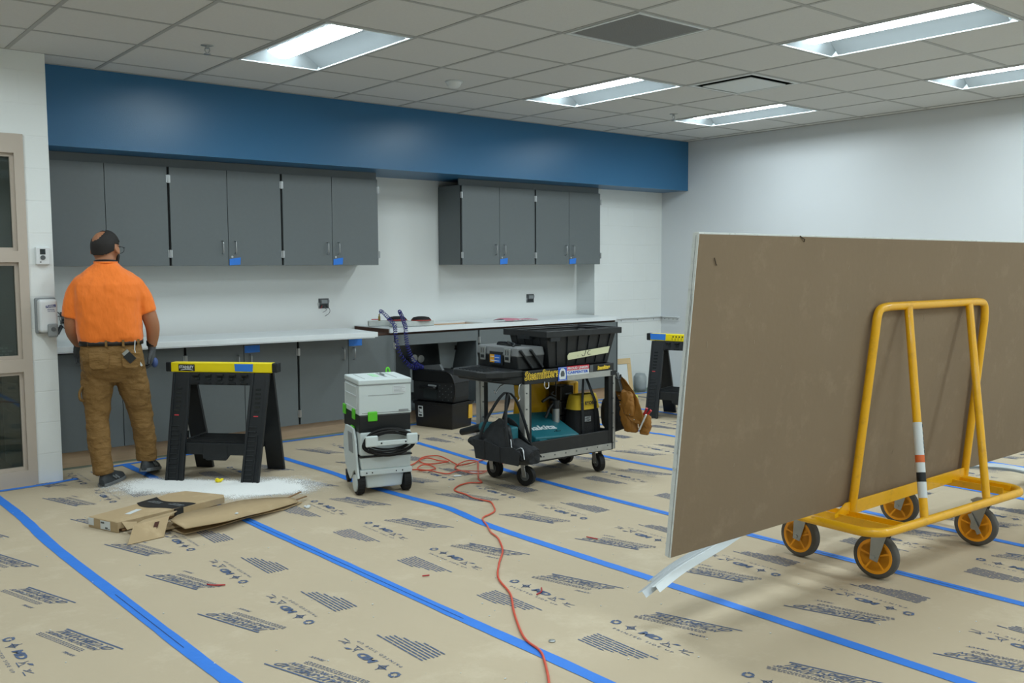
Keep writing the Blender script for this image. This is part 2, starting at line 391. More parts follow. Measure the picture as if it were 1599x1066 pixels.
obj('base_ring', MB().lathe([(.054, .004), (.064, .003), (.064, -.008), (.054, -.009)], 28), M['offwhite'], t)

# ---------------------------------------------------------------- floor protection: paper strips and blue tape
def stamp(b, s, x0, y0):
    """one printed block: s=+1 reads towards -Y, s=-1 is the strip turned round; x0 strip edge, y0 start"""
    U = Vector((0, -s, 0)); V = Vector((s, 0, 0)); Z = .0008
    def P(u, v): return Vector((x0, y0, .0028)) + U * u + V * v
    put_text(b, 'TRAXX-SHIELD XD', P(.026, .631), U, V, .31, .036, 1, .02, .5, .30)
    put_text(b, 'SURFACE PROTECTION', P(.010, .600), U, V, .30, .023, 1, .02, .5, .30)
    q = [P(.03, .677), P(.37, .781), P(.375, .775), P(.03, .668)]
    b.add([tuple(p) for p in q], [(0, 1, 2, 3) if s > 0 else (3, 2, 1, 0)], 1)
    put_text(b, 'TRAXX', P(.25, .597), U, V, .07, .014, 1, .02, .5, .3)
    rnd = random.Random(5)
    def dash(u0, u1, v, h, rise=0):
        p = [P(u0, v + rise * u0), P(u1, v + rise * u1), P(u1, v + h + rise * u1), P(u0, v + h + rise * u0)]
        b.add([tuple(x) for x in p], [(0, 1, 2, 3)] , 1)
    for k in range(3):
        u = .0 + k * .004
        while u < .29: w = rnd.uniform(.006, .016); dash(u, min(u + w, .30), .583 - k * .009, .0035, .29); u += w + .004
    for k, L in enumerate((.31, .275, .27, .262, .22, .165, .13)):
        u = .03 + rnd.uniform(-.004, .004)
        while u < .03 + L: w = rnd.uniform(.025, .075); dash(u, min(u + w, .03 + L), .335 - k * .0152, .0066); u += w + .0045
    put_text(b, 'MD', P(.128, .462), U, V, .10, .032, 1, .05, .25)
    put_text(b, 'P R I N T E D   S I D E   U P', P(.035, .418), U, V, .30, .0125, 1)
    for k in range(3):      # recycling arrows
        a0 = k * 2 * PI / 3 + .5; c = (.0, .477)
        ring = [P(c[0] + r * math.cos(a), c[1] + r * math.sin(a)) for r, aa in ((.022, (0, .5, 1, 1.5)), (.012, (1.5, 1, .5, 0))) for a in [a0 + q for q in aa]]
        b.add([tuple(x) for x in ring], [(0, 1, 6, 7), (1, 2, 5, 6), (2, 3, 4, 5)], 1)
        hd = [P(c[0] + .027 * math.cos(a0 + 1.5), c[1] + .027 * math.sin(a0 + 1.5)), P(c[0] + .006 * math.cos(a0 + 1.5), c[1] + .006 * math.sin(a0 + 1.5)), P(c[0] + .018 * math.cos(a0 + 2), c[1] + .018 * math.sin(a0 + 2))]
        b.add([tuple(x) for x in hd], [(0, 1, 2)], 1)
    def ln(u0, v0, u1, v1, w=.0035):
        a = P(u0, v0); c = P(u1, v1); d = (c - a).normalized(); n = Vector((-d.y, d.x, 0)) * w / 2
        b.add([tuple(a - n), tuple(c - n), tuple(c + n), tuple(a + n)], [(0, 1, 2, 3)], 1)
    for a, c in (((.06, .477), (.078, .495)), ((.078, .495), (.096, .477)), ((.096, .477), (.078, .459)), ((.078, .459), (.06, .477)), ((.05, .477), (.106, .477)), ((.07, .485), (.07, .468)), ((.086, .487), (.086, .468)), ((.078, .507), (.078, .449))): ln(*a, *c)
    for a, c in (((.255, .455), (.275, .475)), ((.262, .488), (.268, .462)), ((.275, .475), (.29, .448)), ((.25, .45), (.3, .45))): ln(*a, *c)
    b.add([tuple(P(*q)) for q in ((.28, .478), (.305, .484), (.315, .494), (.295, .494))], [(0, 1, 2, 3)], 1)
    for a, c in (((.335, .455), (.385, .478)), ((.34, .478), (.352, .458)), ((.35, .45), (.39, .45)), ((.345, .47), (.36, .476))): ln(*a, *c)
EDGE = [-2.52, -1.60, -.68, .235, 1.18, 2.11, 3.06, 3.97, 4.84, 5.78, 6.70, 7.62, 8.185]
PH = [3.4, 3.2, 3.6, 3.851, 3.277, 3.122, 3.056, 1.938, 3.3, 3.02, 3.4, 3.2]
WHERE = ['outside the picture on the far left', 'outside the picture on the left', 'just outside the picture on the left', 'running along the left edge under the window wall', 'running under the standing man and the flattened cartons', 'running under the grey and white dust extractor',
         'running under the tool cart', 'between the tool cart and the drywall cart', 'under the drywall cart right wheels', 'right of the drywall cart', 'below the far sawhorse', 'against the far right wall']
for k in range(12):
    x0, x1 = EDGE[k] - .03, EDGE[k + 1]; s = 1 if k % 2 else -1
    y1 = 6.50 if x1 < 1.6 else (6.90 if x1 < 7.2 else 7.0)
    b = MB(); N = 40; P = []
    for i in range(N + 1):
        y = -3.1 + (y1 + 3.1) * i / N
        P.append([(x0, y, .0012 + .0003 * (k % 2)), (x1, y, .0012 + .0003 * (k % 2))])
    b.grid(P, 0, False)
    b.f = [f[::-1] for f in b.f]
    e = EDGE[k] if s > 0 else EDGE[k] + .94
    if k == 4: e = 2.134
    if k == 6: e = 4.008
    if k == 5: e = 2.10
    if k == 3: e = .236
    y = PH[k]
    while y > .9: y -= .622
    while y < y1 - .05:
        ok = y + .35 < y1 if s < 0 else y < y1 - .02
        if ok and y > .6 and 3 <= k < 11: stamp(b, s, e, y)
        y += .622
    if s < 0: pass
    tag(obj('protection_paper', b, [M['paper'], M['ink']]), 'brown printed floor protection paper strip ' + WHERE[k], 'paper', 'floor protection paper strips')
rt = random.Random(11)
def tape(pts, w, label, slit=False, group='blue tape lines on the floor paper'):
    b = MB(); Q = smooth_path(pts, 10); L = []; Rr = []; rings = []
    for i, p in enumerate(Q):
        d = (Q[min(i + 1, len(Q) - 1)] - Q[max(i - 1, 0)]).normalized(); n = Vector((-d.y, d.x, 0)); ww = w / 2 + rt.uniform(-.0015, .0015)
        L.append(p + n * ww); Rr.append(p - n * ww)
    b.grid([[tuple(a) + () , tuple((a + c) / 2 + Vector((0, 0, .0006))), tuple(c)] for a, c in zip(L, Rr)], 0, True)
    b.f = [f[::-1] if False else f for f in b.f]
    if slit:
        i0, i1 = int(len(Q) * slit[0]), int(len(Q) * slit[1])
        b.grid([[tuple(L[i] * .42 + Rr[i] * .58 + Vector((0, 0, .0012))), tuple(L[i] * .48 + Rr[i] * .52 + Vector((0, 0, .0012)))] for i in range(i0, i1)], 1, False)
    o = obj('masking_tape', b, [M['tape'], mat('tape_crease', '16366f', .7)]); tag(o, label, 'tape', group)
z = .0034
tape([(1.14, 6.50, z), (1.158, 5.8, z), (1.15, 5.0, z), (1.175, 4.0, z), (1.195, 3.2, z), (1.215, 2.6, z), (1.22, 1.0, z), (1.2, -1, z)], .056, 'leftmost blue tape line on the floor, nearest the window wall', (.42, .56))
tape([(2.05, 6.84, z), (2.065, 6.2, z), (2.092, 5.3, z), (2.10, 4.7, z), (2.118, 4, z), (2.14, 3, z), (2.163, 2.1, z), (2.17, 0, z)], .056, 'blue tape line running from the man under the flattened cartons towards the viewer', (.3, .74))
tape([(3.0, 6.4, z), (3.035, 5.6, z), (3.02, 5.2, z), (3.055, 4.7, z), (3.09, 4.35, z), (3.045, 3.9, z), (3.052, 3.2, z), (3.064, 2.7, z), (3.078, 1.4, z), (3.08, -.5, z)], .056, 'blue tape line passing under the dust extractor and the metal bead ends')
tape([(4.1, 6.88, z), (4.08, 6.2, z), (4.03, 5.4, z), (3.96, 4.6, z), (3.955, 3.4, z), (3.964, 2.8, z), (3.983, 1.6, z), (3.99, 0, z)], .052, 'blue tape line passing under the tool cart and the drywall cart left wheels', (.45, .85))
tape([(5.0, 6.9, z), (4.93, 5.9, z), (4.85, 5.2, z), (4.82, 4.75, z), (4.85, 4.1, z), (4.848, 3.6, z), (4.826, 2.3, z), (4.82, .5, z)], .05, 'blue tape line passing behind the tool cart right end', (.7, .8))
tape([(5.75, 6.9, z), (5.79, 5.3, z), (5.814, 4.98, z), (5.8, 3, z), (5.8, 1, z)], .05, 'blue tape line on the floor left of the far sawhorse')
tape([(6.7, 6.95, z), (6.7, 5, z), (6.71, 3, z), (6.7, 1, z)], .05, 'blue tape line under the far sawhorse')
tape([(7.2, 6.98, z), (7.6, 6.95, z), (8.15, 6.96, z)], .05, 'blue tape edge in front of the far block wall')
tape([(.1, 6.50, z), (.9, 6.50, z), (1.25, 6.51, z), (1.48, 6.525, z), (1.66, 6.56, z)], .05, 'blue tape edge along the foot of the window wall')
tape([(1.95, 6.80, z + .0005), (2.6, 6.87, z + .0005), (3.6, 6.87, z + .0005), (4.2, 6.87, z + .0005), (5.4, 6.875, z + .0005), (7.0, 6.88, z + .0005)], .04, 'blue tape edge along the toe kick of the base cabinets')

# ---------------------------------------------------------------- cabinets and counters
def handle(p, x, y, z0, z1):
    b = MB().tube([(x, y, z0 + .004), (x, y - .024, z0 + .006), (x, y - .028, z0 + .02), (x, y - .028, z1 - .02), (x, y - .024, z1 - .006), (x, y, z1 - .004)], .0045, 8)
    return obj('handle', b, M['steel'], p)
def hinge(p, x, y, z):
    b = MB().cyl((x, y - .006, z - .03), (x, y - .006, z + .03), .0055, 10).box(x - .012, x + .012, y - .004, y, z - .028, z + .028)
    return obj('hinge', b, M['steel'], p)
DW = .4572
def door(t, xa, xb, yf, z0, z1, hx, hz0, hz1, hinge_x):
    d = obj('door', MB().box(xa, xb, yf, yf + .019, z0, z1), M['cab'], t, bev=.0015)
    handle(d, hx, yf, hz0, hz1)
    for z in (z0 + .09, z1 - .09): hinge(d, hinge_x, yf, z)
    return d
def wall_cabinet(x, label, flag=True, blank=False):
    t = thing('wall_cabinet', label, 'cabinet', (x, YK - .02, 1.405), 0, 'grey wall cabinets'); w = 2 * DW; yf = 7.13 - YK + .02
    b = MB().box(0, w, yf + .022, -.004, 0, .745)
    obj('carcass', b, M['cab'], t)
    obj('shadow_reveal', MB().box(.001, w - .001, yf + .018, yf + .0215, .0, .74), M['cabedge'], t)
    obj('filler_panel', MB().box(0, w, yf + .035, yf + .05, .745, .803), M['cab'], t)
    for s in (0, 1):
        xa, xb = (.009, DW - .002) if s == 0 else (DW + .002, w - .009)
        hx = DW - .052 if s == 0 else DW + .052
        d = door(t, xa, xb, yf, 0, .74, hx, .09, .196, .004 if s == 0 else w - .004)
        if s:
            obj('lock', MB().cyl((DW + .025, yf, .068), (DW + .025, yf - .006, .068), .009, 14), M['steel'], d)
            if flag: tag(obj('tape_flag', MB().hexa([(DW + .003, yf - .003, .002), (DW + .09, yf - .006, .008), (DW + .09, yf - .004, .008), (DW + .003, yf - .001, .002)], [(DW + .004, yf - .003, .052), (DW + .094, yf - .008, .064), (DW + .094, yf - .006, .064), (DW + .004, yf - .001, .052)]), M['tape'], d), 'scrap of blue tape')
    return t
wall_cabinet(1.6190, 'leftmost grey wall cabinet, behind the man\'s head', flag=False)
wall_cabinet(2.5340, 'grey wall cabinet in the middle of the left run of three')
wall_cabinet(3.4490, 'rightmost grey wall cabinet of the left run, next to the bare white wall')
wall_cabinet(5.262, 'left grey wall cabinet of the right hand pair')
wall_cabinet(6.178, 'right grey wall cabinet of the right hand pair, beside the block wall')
def base_cabinet(x, label, sink=False, flag=None):
    t = thing('base_cabinet', label, 'cabinet', (x, 7.5, .12), 0, 'grey base cabinets'); w = 2 * DW; yf = 6.9 - 7.5
    if not sink:
        obj('carcass', MB().box(0, w, yf + .022, 0, 0, .68), M['cab'], t)
        obj('shadow_reveal', MB().box(.001, w - .001, yf + .0185, yf + .0215, 0, .679), M['cabedge'], t)
        for s in (0, 1):
            xa, xb = (.009, DW - .002) if s == 0 else (DW + .002, w - .009)
            d = door(t, xa, xb, yf, 0, .68, DW - .05 if s == 0 else DW + .05, .495, .60, .004 if s == 0 else w - .004)
            if s and flag: tag(obj('tape_flag', MB().box(DW + .006, DW + .13, yf - .002, yf, .61, .665), M['tape'], d), 'blue tape strip')
    else:
        b = MB().box(0, .018, yf + .022, 0, 0, .68).box(w - .018, w, yf + .022, 0, 0, .68).box(.018, w - .018, -.01, 0, 0, .68).box(.018, w - .018, yf + .022, 0, 0, .018)
        obj('carcass', b, M['cab'], t)
        obj('apron', MB().box(.009, w - .009, yf, yf + .019, .585, .68), M['cab'], t, bev=.0015)
        obj('side_stile', MB().box(w - .03, w - .009, yf, yf + .019, 0, .585), M['cab'], t)
        pn = mat('light_grey_panel', '7c8486', .5)
        q = obj('access_panel', MB().prism([(.89, .575), (.663, .575), (.689, .346), (.346, .33), (.36, .12), (.78, .12)], (0, 0, 0), (1, 0, 0), (0, 0, 1), (0, .012, 0)), pn, t); q.location = (0, -.30, 0)
        for xx, zz in ((.862, .51), (.815, .30)): obj('keyhole_bracket', MB().box(xx - .006, xx + .006, -.012, 0, zz - .02, zz + .015).cyl((xx, -.012, zz - .02), (xx, 0, zz - .02), .011), M['black'], q)
    return t
base_cabinet(1.6205, 'leftmost grey base cabinet, behind the man\'s legs', flag=True)
base_cabinet(2.5355, 'grey base cabinet behind the near sawhorse', flag=True)
base_cabinet(3.4500, 'grey base cabinet behind the dust extractor', flag=True)
base_cabinet(4.3650, 'open fronted grey sink cabinet with its plumbing showing', sink=True)
base_cabinet(5.2800, 'grey base cabinet behind the tool cart handle, right of the sink opening')
base_cabinet(6.1950, 'rightmost grey base cabinet, behind the black tote')
tag(obj('toe_kick', MB().box(1.6, 7.108, 6.98, 7.0, .0, .1195), M['ply']), 'bare plywood toe kick under the row of base cabinets', 'toe kick')
tag(obj('counter_substrate', MB().box(1.6, 7.105, 6.925, 7.505, .801, .82), M['plydark']), 'dark plywood substrate on top of the base cabinets, showing in the counter gap', 'board')
t = thing('countertop', 'loose white countertop slab pulled forward at the left', 'countertop', (1.6, 6.835, .82), R(-6.1))
obj('slab', MB().box(0, 2.415, 0, .655, .0005, .04), M['counter'], t, bev=.003)
obj('front_drop_edge', MB().box(0.02, 2.39, .004, .03, -.006, .0005), M['counter'], t)
t = thing('countertop', 'fixed white countertop with sink cutout at the right', 'countertop', (4.31, 6.885, .82))
w = 2.775
obj('slab', MB().box(0, w, 0, .095, 0.0005, .04).box(0, w, .40, .61, .0005, .04).box(0, .55, .095, .40, .0005, .04).box(1.10, w, .095, .40, .0005, .04), M['counter'], t)
obj('raw_end', MB().box(-.004, -.0005, .02, .60, .0015, .034), M['plydark'], t)
obj('cutout_rim', MB().box(.55, 1.10, .385, .399, .001, .03).box(1.085, 1.10, .095, .385, .001, .03).box(.55, .565, .095, .385, .001, .03), M['ply'], t)
tag(obj('end_panel', MB().box(7.1115, 7.1185, 6.9, 7.24, .0, .80), M['cab']), 'grey end panel closing the right end of the base cabinets', 'panel')
for nm, lb, bx in (('support_rail', 'white wall mounted support rail on the block wall', (7.13, 8.188, 7.222, 7.249)), ('support_rail', 'short white support rail on the right wall by the corner', (8.15, 8.188, 6.97, 7.218))):
    x0, x1, y0, y1 = bx; t = thing(nm, lb, 'rail', (x0, y0, .76), 0, 'counter support rails'); lx, ly = x1 - x0, y1 - y0
    obj('angle', MB().box(0, lx, 0, ly, .042, .05).box(0, lx, ly - .004, ly, -.0, .042) if lx > ly else MB().box(0, lx, 0, ly, .042, .05).box(lx - .004, lx, 0, ly, 0, .042), M['white'], t)
    for k in range(4):
        q = (k + .5) / 4
        obj('screw', MB().cyl((lx * q, ly - .004, .02), (lx * q, ly - .008, .02), .006, 10) if lx > ly else MB().cyl((lx - .004, ly * q, .02), (lx - .008, ly * q, .02), .006, 10), M['dullsteel'], t)

# ---------------------------------------------------------------- wall fittings
t = thing('thermostat', 'small white thermostat with a dark screen on the block pillar', 'thermostat', (1.513, YP, 1.414))
obj('housing', MB().box(-.041, .041, -.024, 0, 0, .112), M['white'], t, bev=.006, seg=3)
obj('screen', MB().box(-.016, .016, -.0255, -.0235, .065, .10), M['screen'], t)
obj('button', MB().cyl((0, -.023, .045), (0, -.028, .045), .015, 20), M['dgreyp'], t)
obj('indicator', MB().box(-.018, -.010, -.0255, -.0235, .014, .020), M['screen'], t)
t = thing('hand_sanitizer_dispenser', 'white and grey wall dispenser with a navy logo at the pillar corner', 'dispenser', (1.516, YP, .954))
obj('back_plate', MB().box(-.064, .064, -.022, 0, .02, .25), M['greyp'], t, bev=.02, seg=4)
obj('cover', MB().box(-.054, .056, -.095, -.018, .03, .24), M['white'], t, bev=.018, seg=4)
obj('push_bar', MB().box(-.012, .05, -.112, -.09, 0, .085), M['greyp'], t, bev=.012, seg=3)
b = MB().cyl((.02, -.111, .05), (.02, -.116, .05), .014, 16); obj('nozzle_window', b, M['dgreyp'], t)
obj('logo_panel', MB().prism([(-.016, .186), (.042, .190), (.042, .208), (.0, .204), (-.016, .20)], (0, -.0955, 0), (1, 0, 0), (0, 0, 1), (0, -.001, 0)), M['navy'], t)
b = MB(); put_text(b, 'PURELL', (-.013, -.0968, .190), (1, 0, 0), (0, 0, 1), .05, .012, 0, .02, .15, .04, .0004); obj('logo_lettering', b, M['white'], t)
b = MB(); put_text(b, 'ADVANCED', (-.008, -.0958, .172), (1, 0, 0), (0, 0, 1), .042, .007, 0, .02, .1, 0, .0004); put_text(b, 'HAND SANITIZER', (-.006, -.0958, .161), (1, 0, 0), (0, 0, 1), .045, .006, 0, .01, 0, 0, .0004)
obj('small_print', b, M['navy'], t)
for x, lab in ((1.885, 'open electrical box with dangling black wires left of the man, by the pillar'), (4.012, 'open electrical box with loose wires on the wall above the left counter'), (6.445, 'open electrical box on the wall above the right counter')):
    y = YK - .02 if x < 5.27 else YK; z = (.985 if x < 3 else 1.03) if x < 5 else 1.012
    t = thing('outlet_box', lab, 'outlet', (x, y, z), 0, 'open outlet boxes')
    obj('box', MB().box(-.05, .05, -.004, 0, -.006, .082).box(-.045, .045, -.012, -.004, .03, .076), M['dgreyp'], t)
    obj('opening', MB().box(-.038, .038, -.006, -.0035, .0, .03), M['screen'], t)
    obj('receptacle', MB().box(-.03, .03, -.022, -.012, .036, .07), M['greyp'], t, bev=.004)
    obj('mounting_ears', MB().box(-.056, -.045, -.008, -.0, .02, .045).box(.045, .056, -.008, 0, .045, .07), M['steel'], t)
    if x < 3:
        obj('hanging_connector', MB().cyl((-.05, -.03, -.02), (-.085, -.05, -.075), .014, 12).cyl((-.02, -.02, .01), (.0, -.03, -.03), .012, 12), M['black'], t)
        for pts in ([(-.03, -.01, .06), (-.10, -.05, .04), (-.11, -.05, -.02), (-.06, -.04, -.03)], [(-.04, -.01, .05), (-.09, -.04, .09), (-.12, -.05, .03), (-.08, -.05, -.05)], [(.0, -.02, .03), (-.06, -.06, .0), (-.03, -.05, -.04), (.02, -.03, -.02)]): obj('wire', MB().tube(smooth_path(pts, 5), .003, 6), M['black'], t)
    elif x < 5:
        for pts, m in (([(.03, -.01, .02), (.045, -.03, -.02), (.03, -.04, -.05), (-.005, -.03, -.075)], 'dgreyp'), ([(-.02, -.01, .02), (-.04, -.03, .0), (-.055, -.035, -.005)], 'red'), ([(0, -.01, .01), (.01, -.03, -.02), (-.03, -.04, -.04)], 'dgreyp')):
            obj('wire', MB().tube(smooth_path(pts, 5), .0022, 6), M[m], t)

# ---------------------------------------------------------------- sawhorses
def sawhorse(name_label, loc, rz, tapes, lettering=True, ruler=False):
    t = thing('sawhorse', name_label, 'sawhorse', loc, rz, 'black and yellow folding sawhorses')
    b = MB().box(-.355, .355, -.033, .033, .692, .757)
    bm_ = obj('beam', b, M['yellow'], t, bev=.005)
    for s in (-1, 1): obj('end_cap', MB().box(min(s * .355, s * .392), max(s * .355, s * .392), -.034, .034, .694, .758), M['black'], bm_, bev=.006)
    if lettering:
        obj('logo_panel', MB().box(-.30, -.185, -.0345, -.0335, .70, .745), M['black'], bm_)
        b = MB(); put_text(b, 'STANLEY', (-.295, -.0347, .719), (1, 0, 0), (0, 0, 1), .105, .017, 0, .04, 0, 0, .0004)
        P = []
        for k in range(9): q = k / 8; x = -.285 + .09 * q; z = .7075 + .005 * math.sin(PI * q); P.append([(x, -.0352, z - .003), (x, -.0352, z + .003 * math.sin(PI * q))])
        b.grid([[r[0], r[1]] for r in P], 0, False); obj('logo_lettering', b, M['offwhite'], bm_)
    for x0, x1, zt in tapes:
        tag(obj('tape_wrap', MB().hexa([(x0, -.0355, .702), (x1 - .004, -.0355, .70), (x1 - .004, .0355, .70), (x0, .0355, .702)], [(x0 - .004, -.0355, zt), (x1, -.0355, zt), (x1, .0355, zt), (x0 - .004, .0355, zt)]), M['tape'], bm_), 'blue tape patch')
    if ruler:
        b = MB(); x = -.14; rr = random.Random(4)
        while x < .33: b.box(x, x + .004, -.0345, -.0335, .702, .722); b.box(x + .006, x + .018, -.0345, -.0335, .727, .741); x += .03
        obj('printed_scale', b, M['black'], bm_)
    # cross rails under the beam, one on each leaf
    for s in (-1, 1):
        b = MB().hexa([(-.22, s * .052 - .006, .612), (.23, s * .052 - .006, .612), (.23, s * .052 + .006, .612), (-.22, s * .052 + .006, .612)], [(-.22, s * .036 - .006, .692), (.23, s * .036 - .006, .692), (.23, s * .036 + .006, .692), (-.22, s * .036 + .006, .692)])
        for k in range(5):
            x = -.17 + k * .085; b.box(x - .024, x + .024, s * .052 - .012, s * .052 + .012, .672, .682).box(x - .024, x + .024, s * .054 - .012, s * .054 + .012, .618, .628)
        r_ = obj('rail', b, M['black'], t)
        b = MB()
        for k in range(5): x = -.155 + k * .077; b.box(x - .014, x + .014, s * .046 - .0135, s * .046 + .0135, .646, .660)
        obj('slot', b, M['screen'], r_)
    for s in (-1, 1):
        for side in (-1, 1):
            xt0, xt1 = (-.335, -.215) if side < 0 else (.215, .34); xb0, xb1 = (-.318, -.195) if side < 0 else (.205, .325)
            yt, yb = s * .030, s * .215
            def Y(z): return yt + (yb - yt) * (.69 - z) / .69
            b = MB(); th = .028
            def slab(z0, z1, e0, e1, d, tk):
                f = lambda z, a: (xb0 if a == 0 else xb1) + ((xt0 if a == 0 else xt1) - (xb0 if a == 0 else xb1)) * z / .69
                y0 = Y(z0) + s * d; y1 = Y(z1) + s * d
                bb = [(f(z0, 0) + e0, y0, z0), (f(z0, 1) - e1, y0, z0), (f(z0, 1) - e1, y0 + s * tk, z0), (f(z0, 0) + e0, y0 + s * tk, z0)]
                tt = [(f(z1, 0) + e0, y1, z1), (f(z1, 1) - e1, y1, z1), (f(z1, 1) - e1, y1 + s * tk, z1), (f(z1, 0) + e0, y1 + s * tk, z1)]
                if s < 0: bb = bb[::-1]; tt = tt[::-1]
                b.hexa(bb, tt)
            slab(0, .69, 0, 0, -.012, .018); slab(0, .69, 0, .105, .0, .014); slab(0, .69, .105, 0, .0, .014)
            for k in range(12): slab(.015 + k * .03, .021 + k * .03, .016, .05, .004, .008)
            slab(0, .30, .078, .036, .006, .007)
            lg = obj('leg', b, M['black'], t, bev=.0015)
            b = MB()
            for k in range(6):
                z0 = .44 + k * .028; x = (xt0 + xt1) / 2 - .005
                b.box(x - .018, x + .018, Y(z0) + s * .004 - .004, Y(z0) + s * .004 + .004, z0, z0 + .012)
            obj('height_notches', b, M['screen'], lg)
            obj('height_tab', MB().box(x - .019, x + .012, Y(.43) + s * .006 - .006, Y(.43) + s * .006 + .006, .412, .419), mat('pink_red_tab', 'd0444e', .5), lg)
    # spreader tray
    b = MB().box(-.21, .215, -.135, .135, .236, .248)
    for k in range(7): y = -.12 + k * .04; b.box(-.2, .205, y - .003, y + .003, .248, .256)
    b.box(-.21, -.2, -.135, .135, .248, .262).box(.205, .215, -.135, .135, .248, .262)
    obj('spreader_tray', b, M['blackdusty'], t, bev=.001)
    for s in (-1, 1):
        y = s * .152; b = MB().prism([(-.20, .165), (-.085, .165), (-.06, .128), (.075, .128), (.105, .165), (.21, .165), (.21, .24), (-.20, .24)], (0, y - .01, 0), (1, 0, 0), (0, 0, 1), (0, .02, 0))
        b.box(-.08, .09, y - .014 if s < 0 else y, y if s < 0 else y + .014, .14, .232)
        obj('cross_brace', b, M['black'], t, bev=.003)
    return t
sawhorse('black folding sawhorse with yellow beam, powder at its feet, near the flattened cartons', (2.4675, 6.03, .004), R(-48), [(.10, .225, .750)])
sawhorse('black folding sawhorse with yellow beam, far off between leather pouch and drywall sheets', (6.645, 5.56, .004), R(-72), [(-.35, -.20, .7565), (.12, .21, .757)], False, True)

# ---------------------------------------------------------------- dust extractor and its stacked case
wv = mat('pale_grey_tool_plastic', 'ccd6d6', .42, var=.02); gr = mat('lime_green_plastic', '5cc92b', .4)
vb = mat('near_black_tool_plastic', '0e1214', .45, var=.1)
t = thing('dust_extractor', 'grey, black and white dust extractor with a coiled cable at its back', 'vacuum', (2.985, 4.86, .004), R(-16), 'dust extractor and its case')
def chunk(x0, x1, y0, y1, z0, z1, tx=0, ty=0):
    return MB().hexa([(x0 + tx, y0 + ty, z0), (x1 - tx, y0 + ty, z0), (x1 - tx, y1, z0), (x0 + tx, y1, z0)], [(x0, y0, z1), (x1, y0, z1), (x1, y1, z1), (x0, y1, z1)])
obj('tub', chunk(-.115, .135, .03, .40, .035, .13, .012, .01), wv, t, bev=.012, seg=3)
b = MB().box(-.148, .178, .0, .40, .122, .158); obj('bumper', b, wv, t, bev=.008, seg=3)
bm_ = obj('container', chunk(-.145, .175, .008, .41, .156, .236, .006, .0), wv, t, bev=.01, seg=3)
obj('seal_band', MB().box(-.148, .179, .002, .412, .232, .243), vb, t, bev=.003)
obj('motor_housing', chunk(-.145, .176, .006, .41, .242, .386, 0, 0), wv, t, bev=.012, seg=3)
obj('top_deck', MB().box(-.147, .175, .015, .41, .384, .490), vb, t, bev=.006)
for k, x in enumerate((-.11, -.075, .075, .115)): obj('screw', MB().cyl((x, .001, .14), (x, -.003, .14), .004, 10), M['black'], t)
obj('rating_plate', MB().box(.095, .145, -.001, .006, .240, .275), M['dgreyp'], t, bev=.002)
for s, (x0, x1) in enumerate(((-.142, -.065), (.112, .182))):
    h = obj('cable_hook', MB().box(x0, x1, -.115, -.095, .318, .385).box((x0 + x1) / 2 - .02, (x0 + x1) / 2 + .02, -.095, .01, .335, .365), wv, t, bev=.01, seg=3)
obj('hook_bar', MB().box(-.075, .13, -.108, -.098, .322, .35), wv, t, bev=.003)
for x in (-.045, .105): obj('screw', MB().cyl((x, -.107, .337), (x, -.111, .337), .005, 10), M['black'], t)
pts = []; rr = random.Random(2)
for k in range(9 * 28):
    a = 2 * PI * k / 28; n = k / 28; rx = .150 + .012 * math.sin(n * 2.1); rz = .068 + .006 * math.cos(n * 3.3)
    pts.append((.022 + rx * math.cos(a), -.045 + .03 * math.sin(n * 1.7), .328 + rz * math.sin(a) + .004 * n - .018))
obj('power_cable', MB().tube(pts, .0055, 7), M['rubber'], t)
obj('hose_port', MB().cyl((.17, .06, .335), (.225, .04, .325), .016, 14).cyl((.215, .043, .327), (.235, .036, .323), .02, 14), M['black'], t)
for x0, x1, y in ((-.165, -.115, 0), (.128, .178, 0)):
    w_ = obj('wheel', MB().cyl((x0 + .004, .07, .07), (x1 - .004, .07, .07), .069, 32), M['rubber'], t, bev=.006, seg=3)
    xo = x0 if x0 < 0 else x1
    obj('hub_cap', MB().cyl((xo - (.004 if x0 < 0 else -.004), .07, .07), (xo + (.01 if x0 < 0 else -.01), .07, .07), .052, 28), wv, w_, bev=.004)
    b = MB()
    for k in range(20):
        a = 2 * PI * k / 20; c, s_ = math.cos(a), math.sin(a)
        b.beam((x0 + .006, .07 + c * .0695, .07 + s_ * .0695), (x1 - .006, .07 + c * .0695, .07 + s_ * .0695), .004, .004)
    obj('tread', b, M['rubber'], w_)
for x in (-.115, .145):
    c_ = obj('caster', MB().cyl((x - .012, .44, .034), (x + .012, .44, .034), .033, 20), M['rubber'], t, bev=.004)
    obj('caster_fork', MB().box(x - .018, x + .018, .42, .455, .045, .08), M['black'], c_)
P = []   # side fender swooping from the housing down to the front wheel
b = MB().prism([(.0, .11), (.03, .10), (.075, .15), (.12, .13), (.16, .09), (.20, .07), (.26, .10), (.33, .18), (.36, .26), (.35, .34), (.29, .40), (.16, .405), (.10, .40), (.06, .34), (.03, .2)], (-.152, 0, 0), (0, 1, 0), (0, 0, 1), (-.014, 0, 0))
obj('side_fender', b, wv, t, bev=.004)
b = MB().prism([(.1, .25), (.2, .25), (.22, .37), (.12, .37)], (-.166, 0, 0), (0, 1, 0), (0, 0, 1), (-.004, 0, 0)); obj('side_recess', b, M['greyp'], t)
for y in (.10, .34): obj('latch', MB().box(-.158, -.146, y, y + .06, .455, .52), gr, t, bev=.006)
obj('latch', MB().box(-.095, -.035, .004, .017, .452, .512), gr, t, bev=.006)
obj('release_tab', MB().box(-.158, -.147, .12, .20, .385, .41), gr, t, bev=.004)
t = thing('tool_case', 'white stackable tool case sitting on top of the dust extractor', 'case', (2.985, 4.86, .494), R(-16), 'dust extractor and its case')
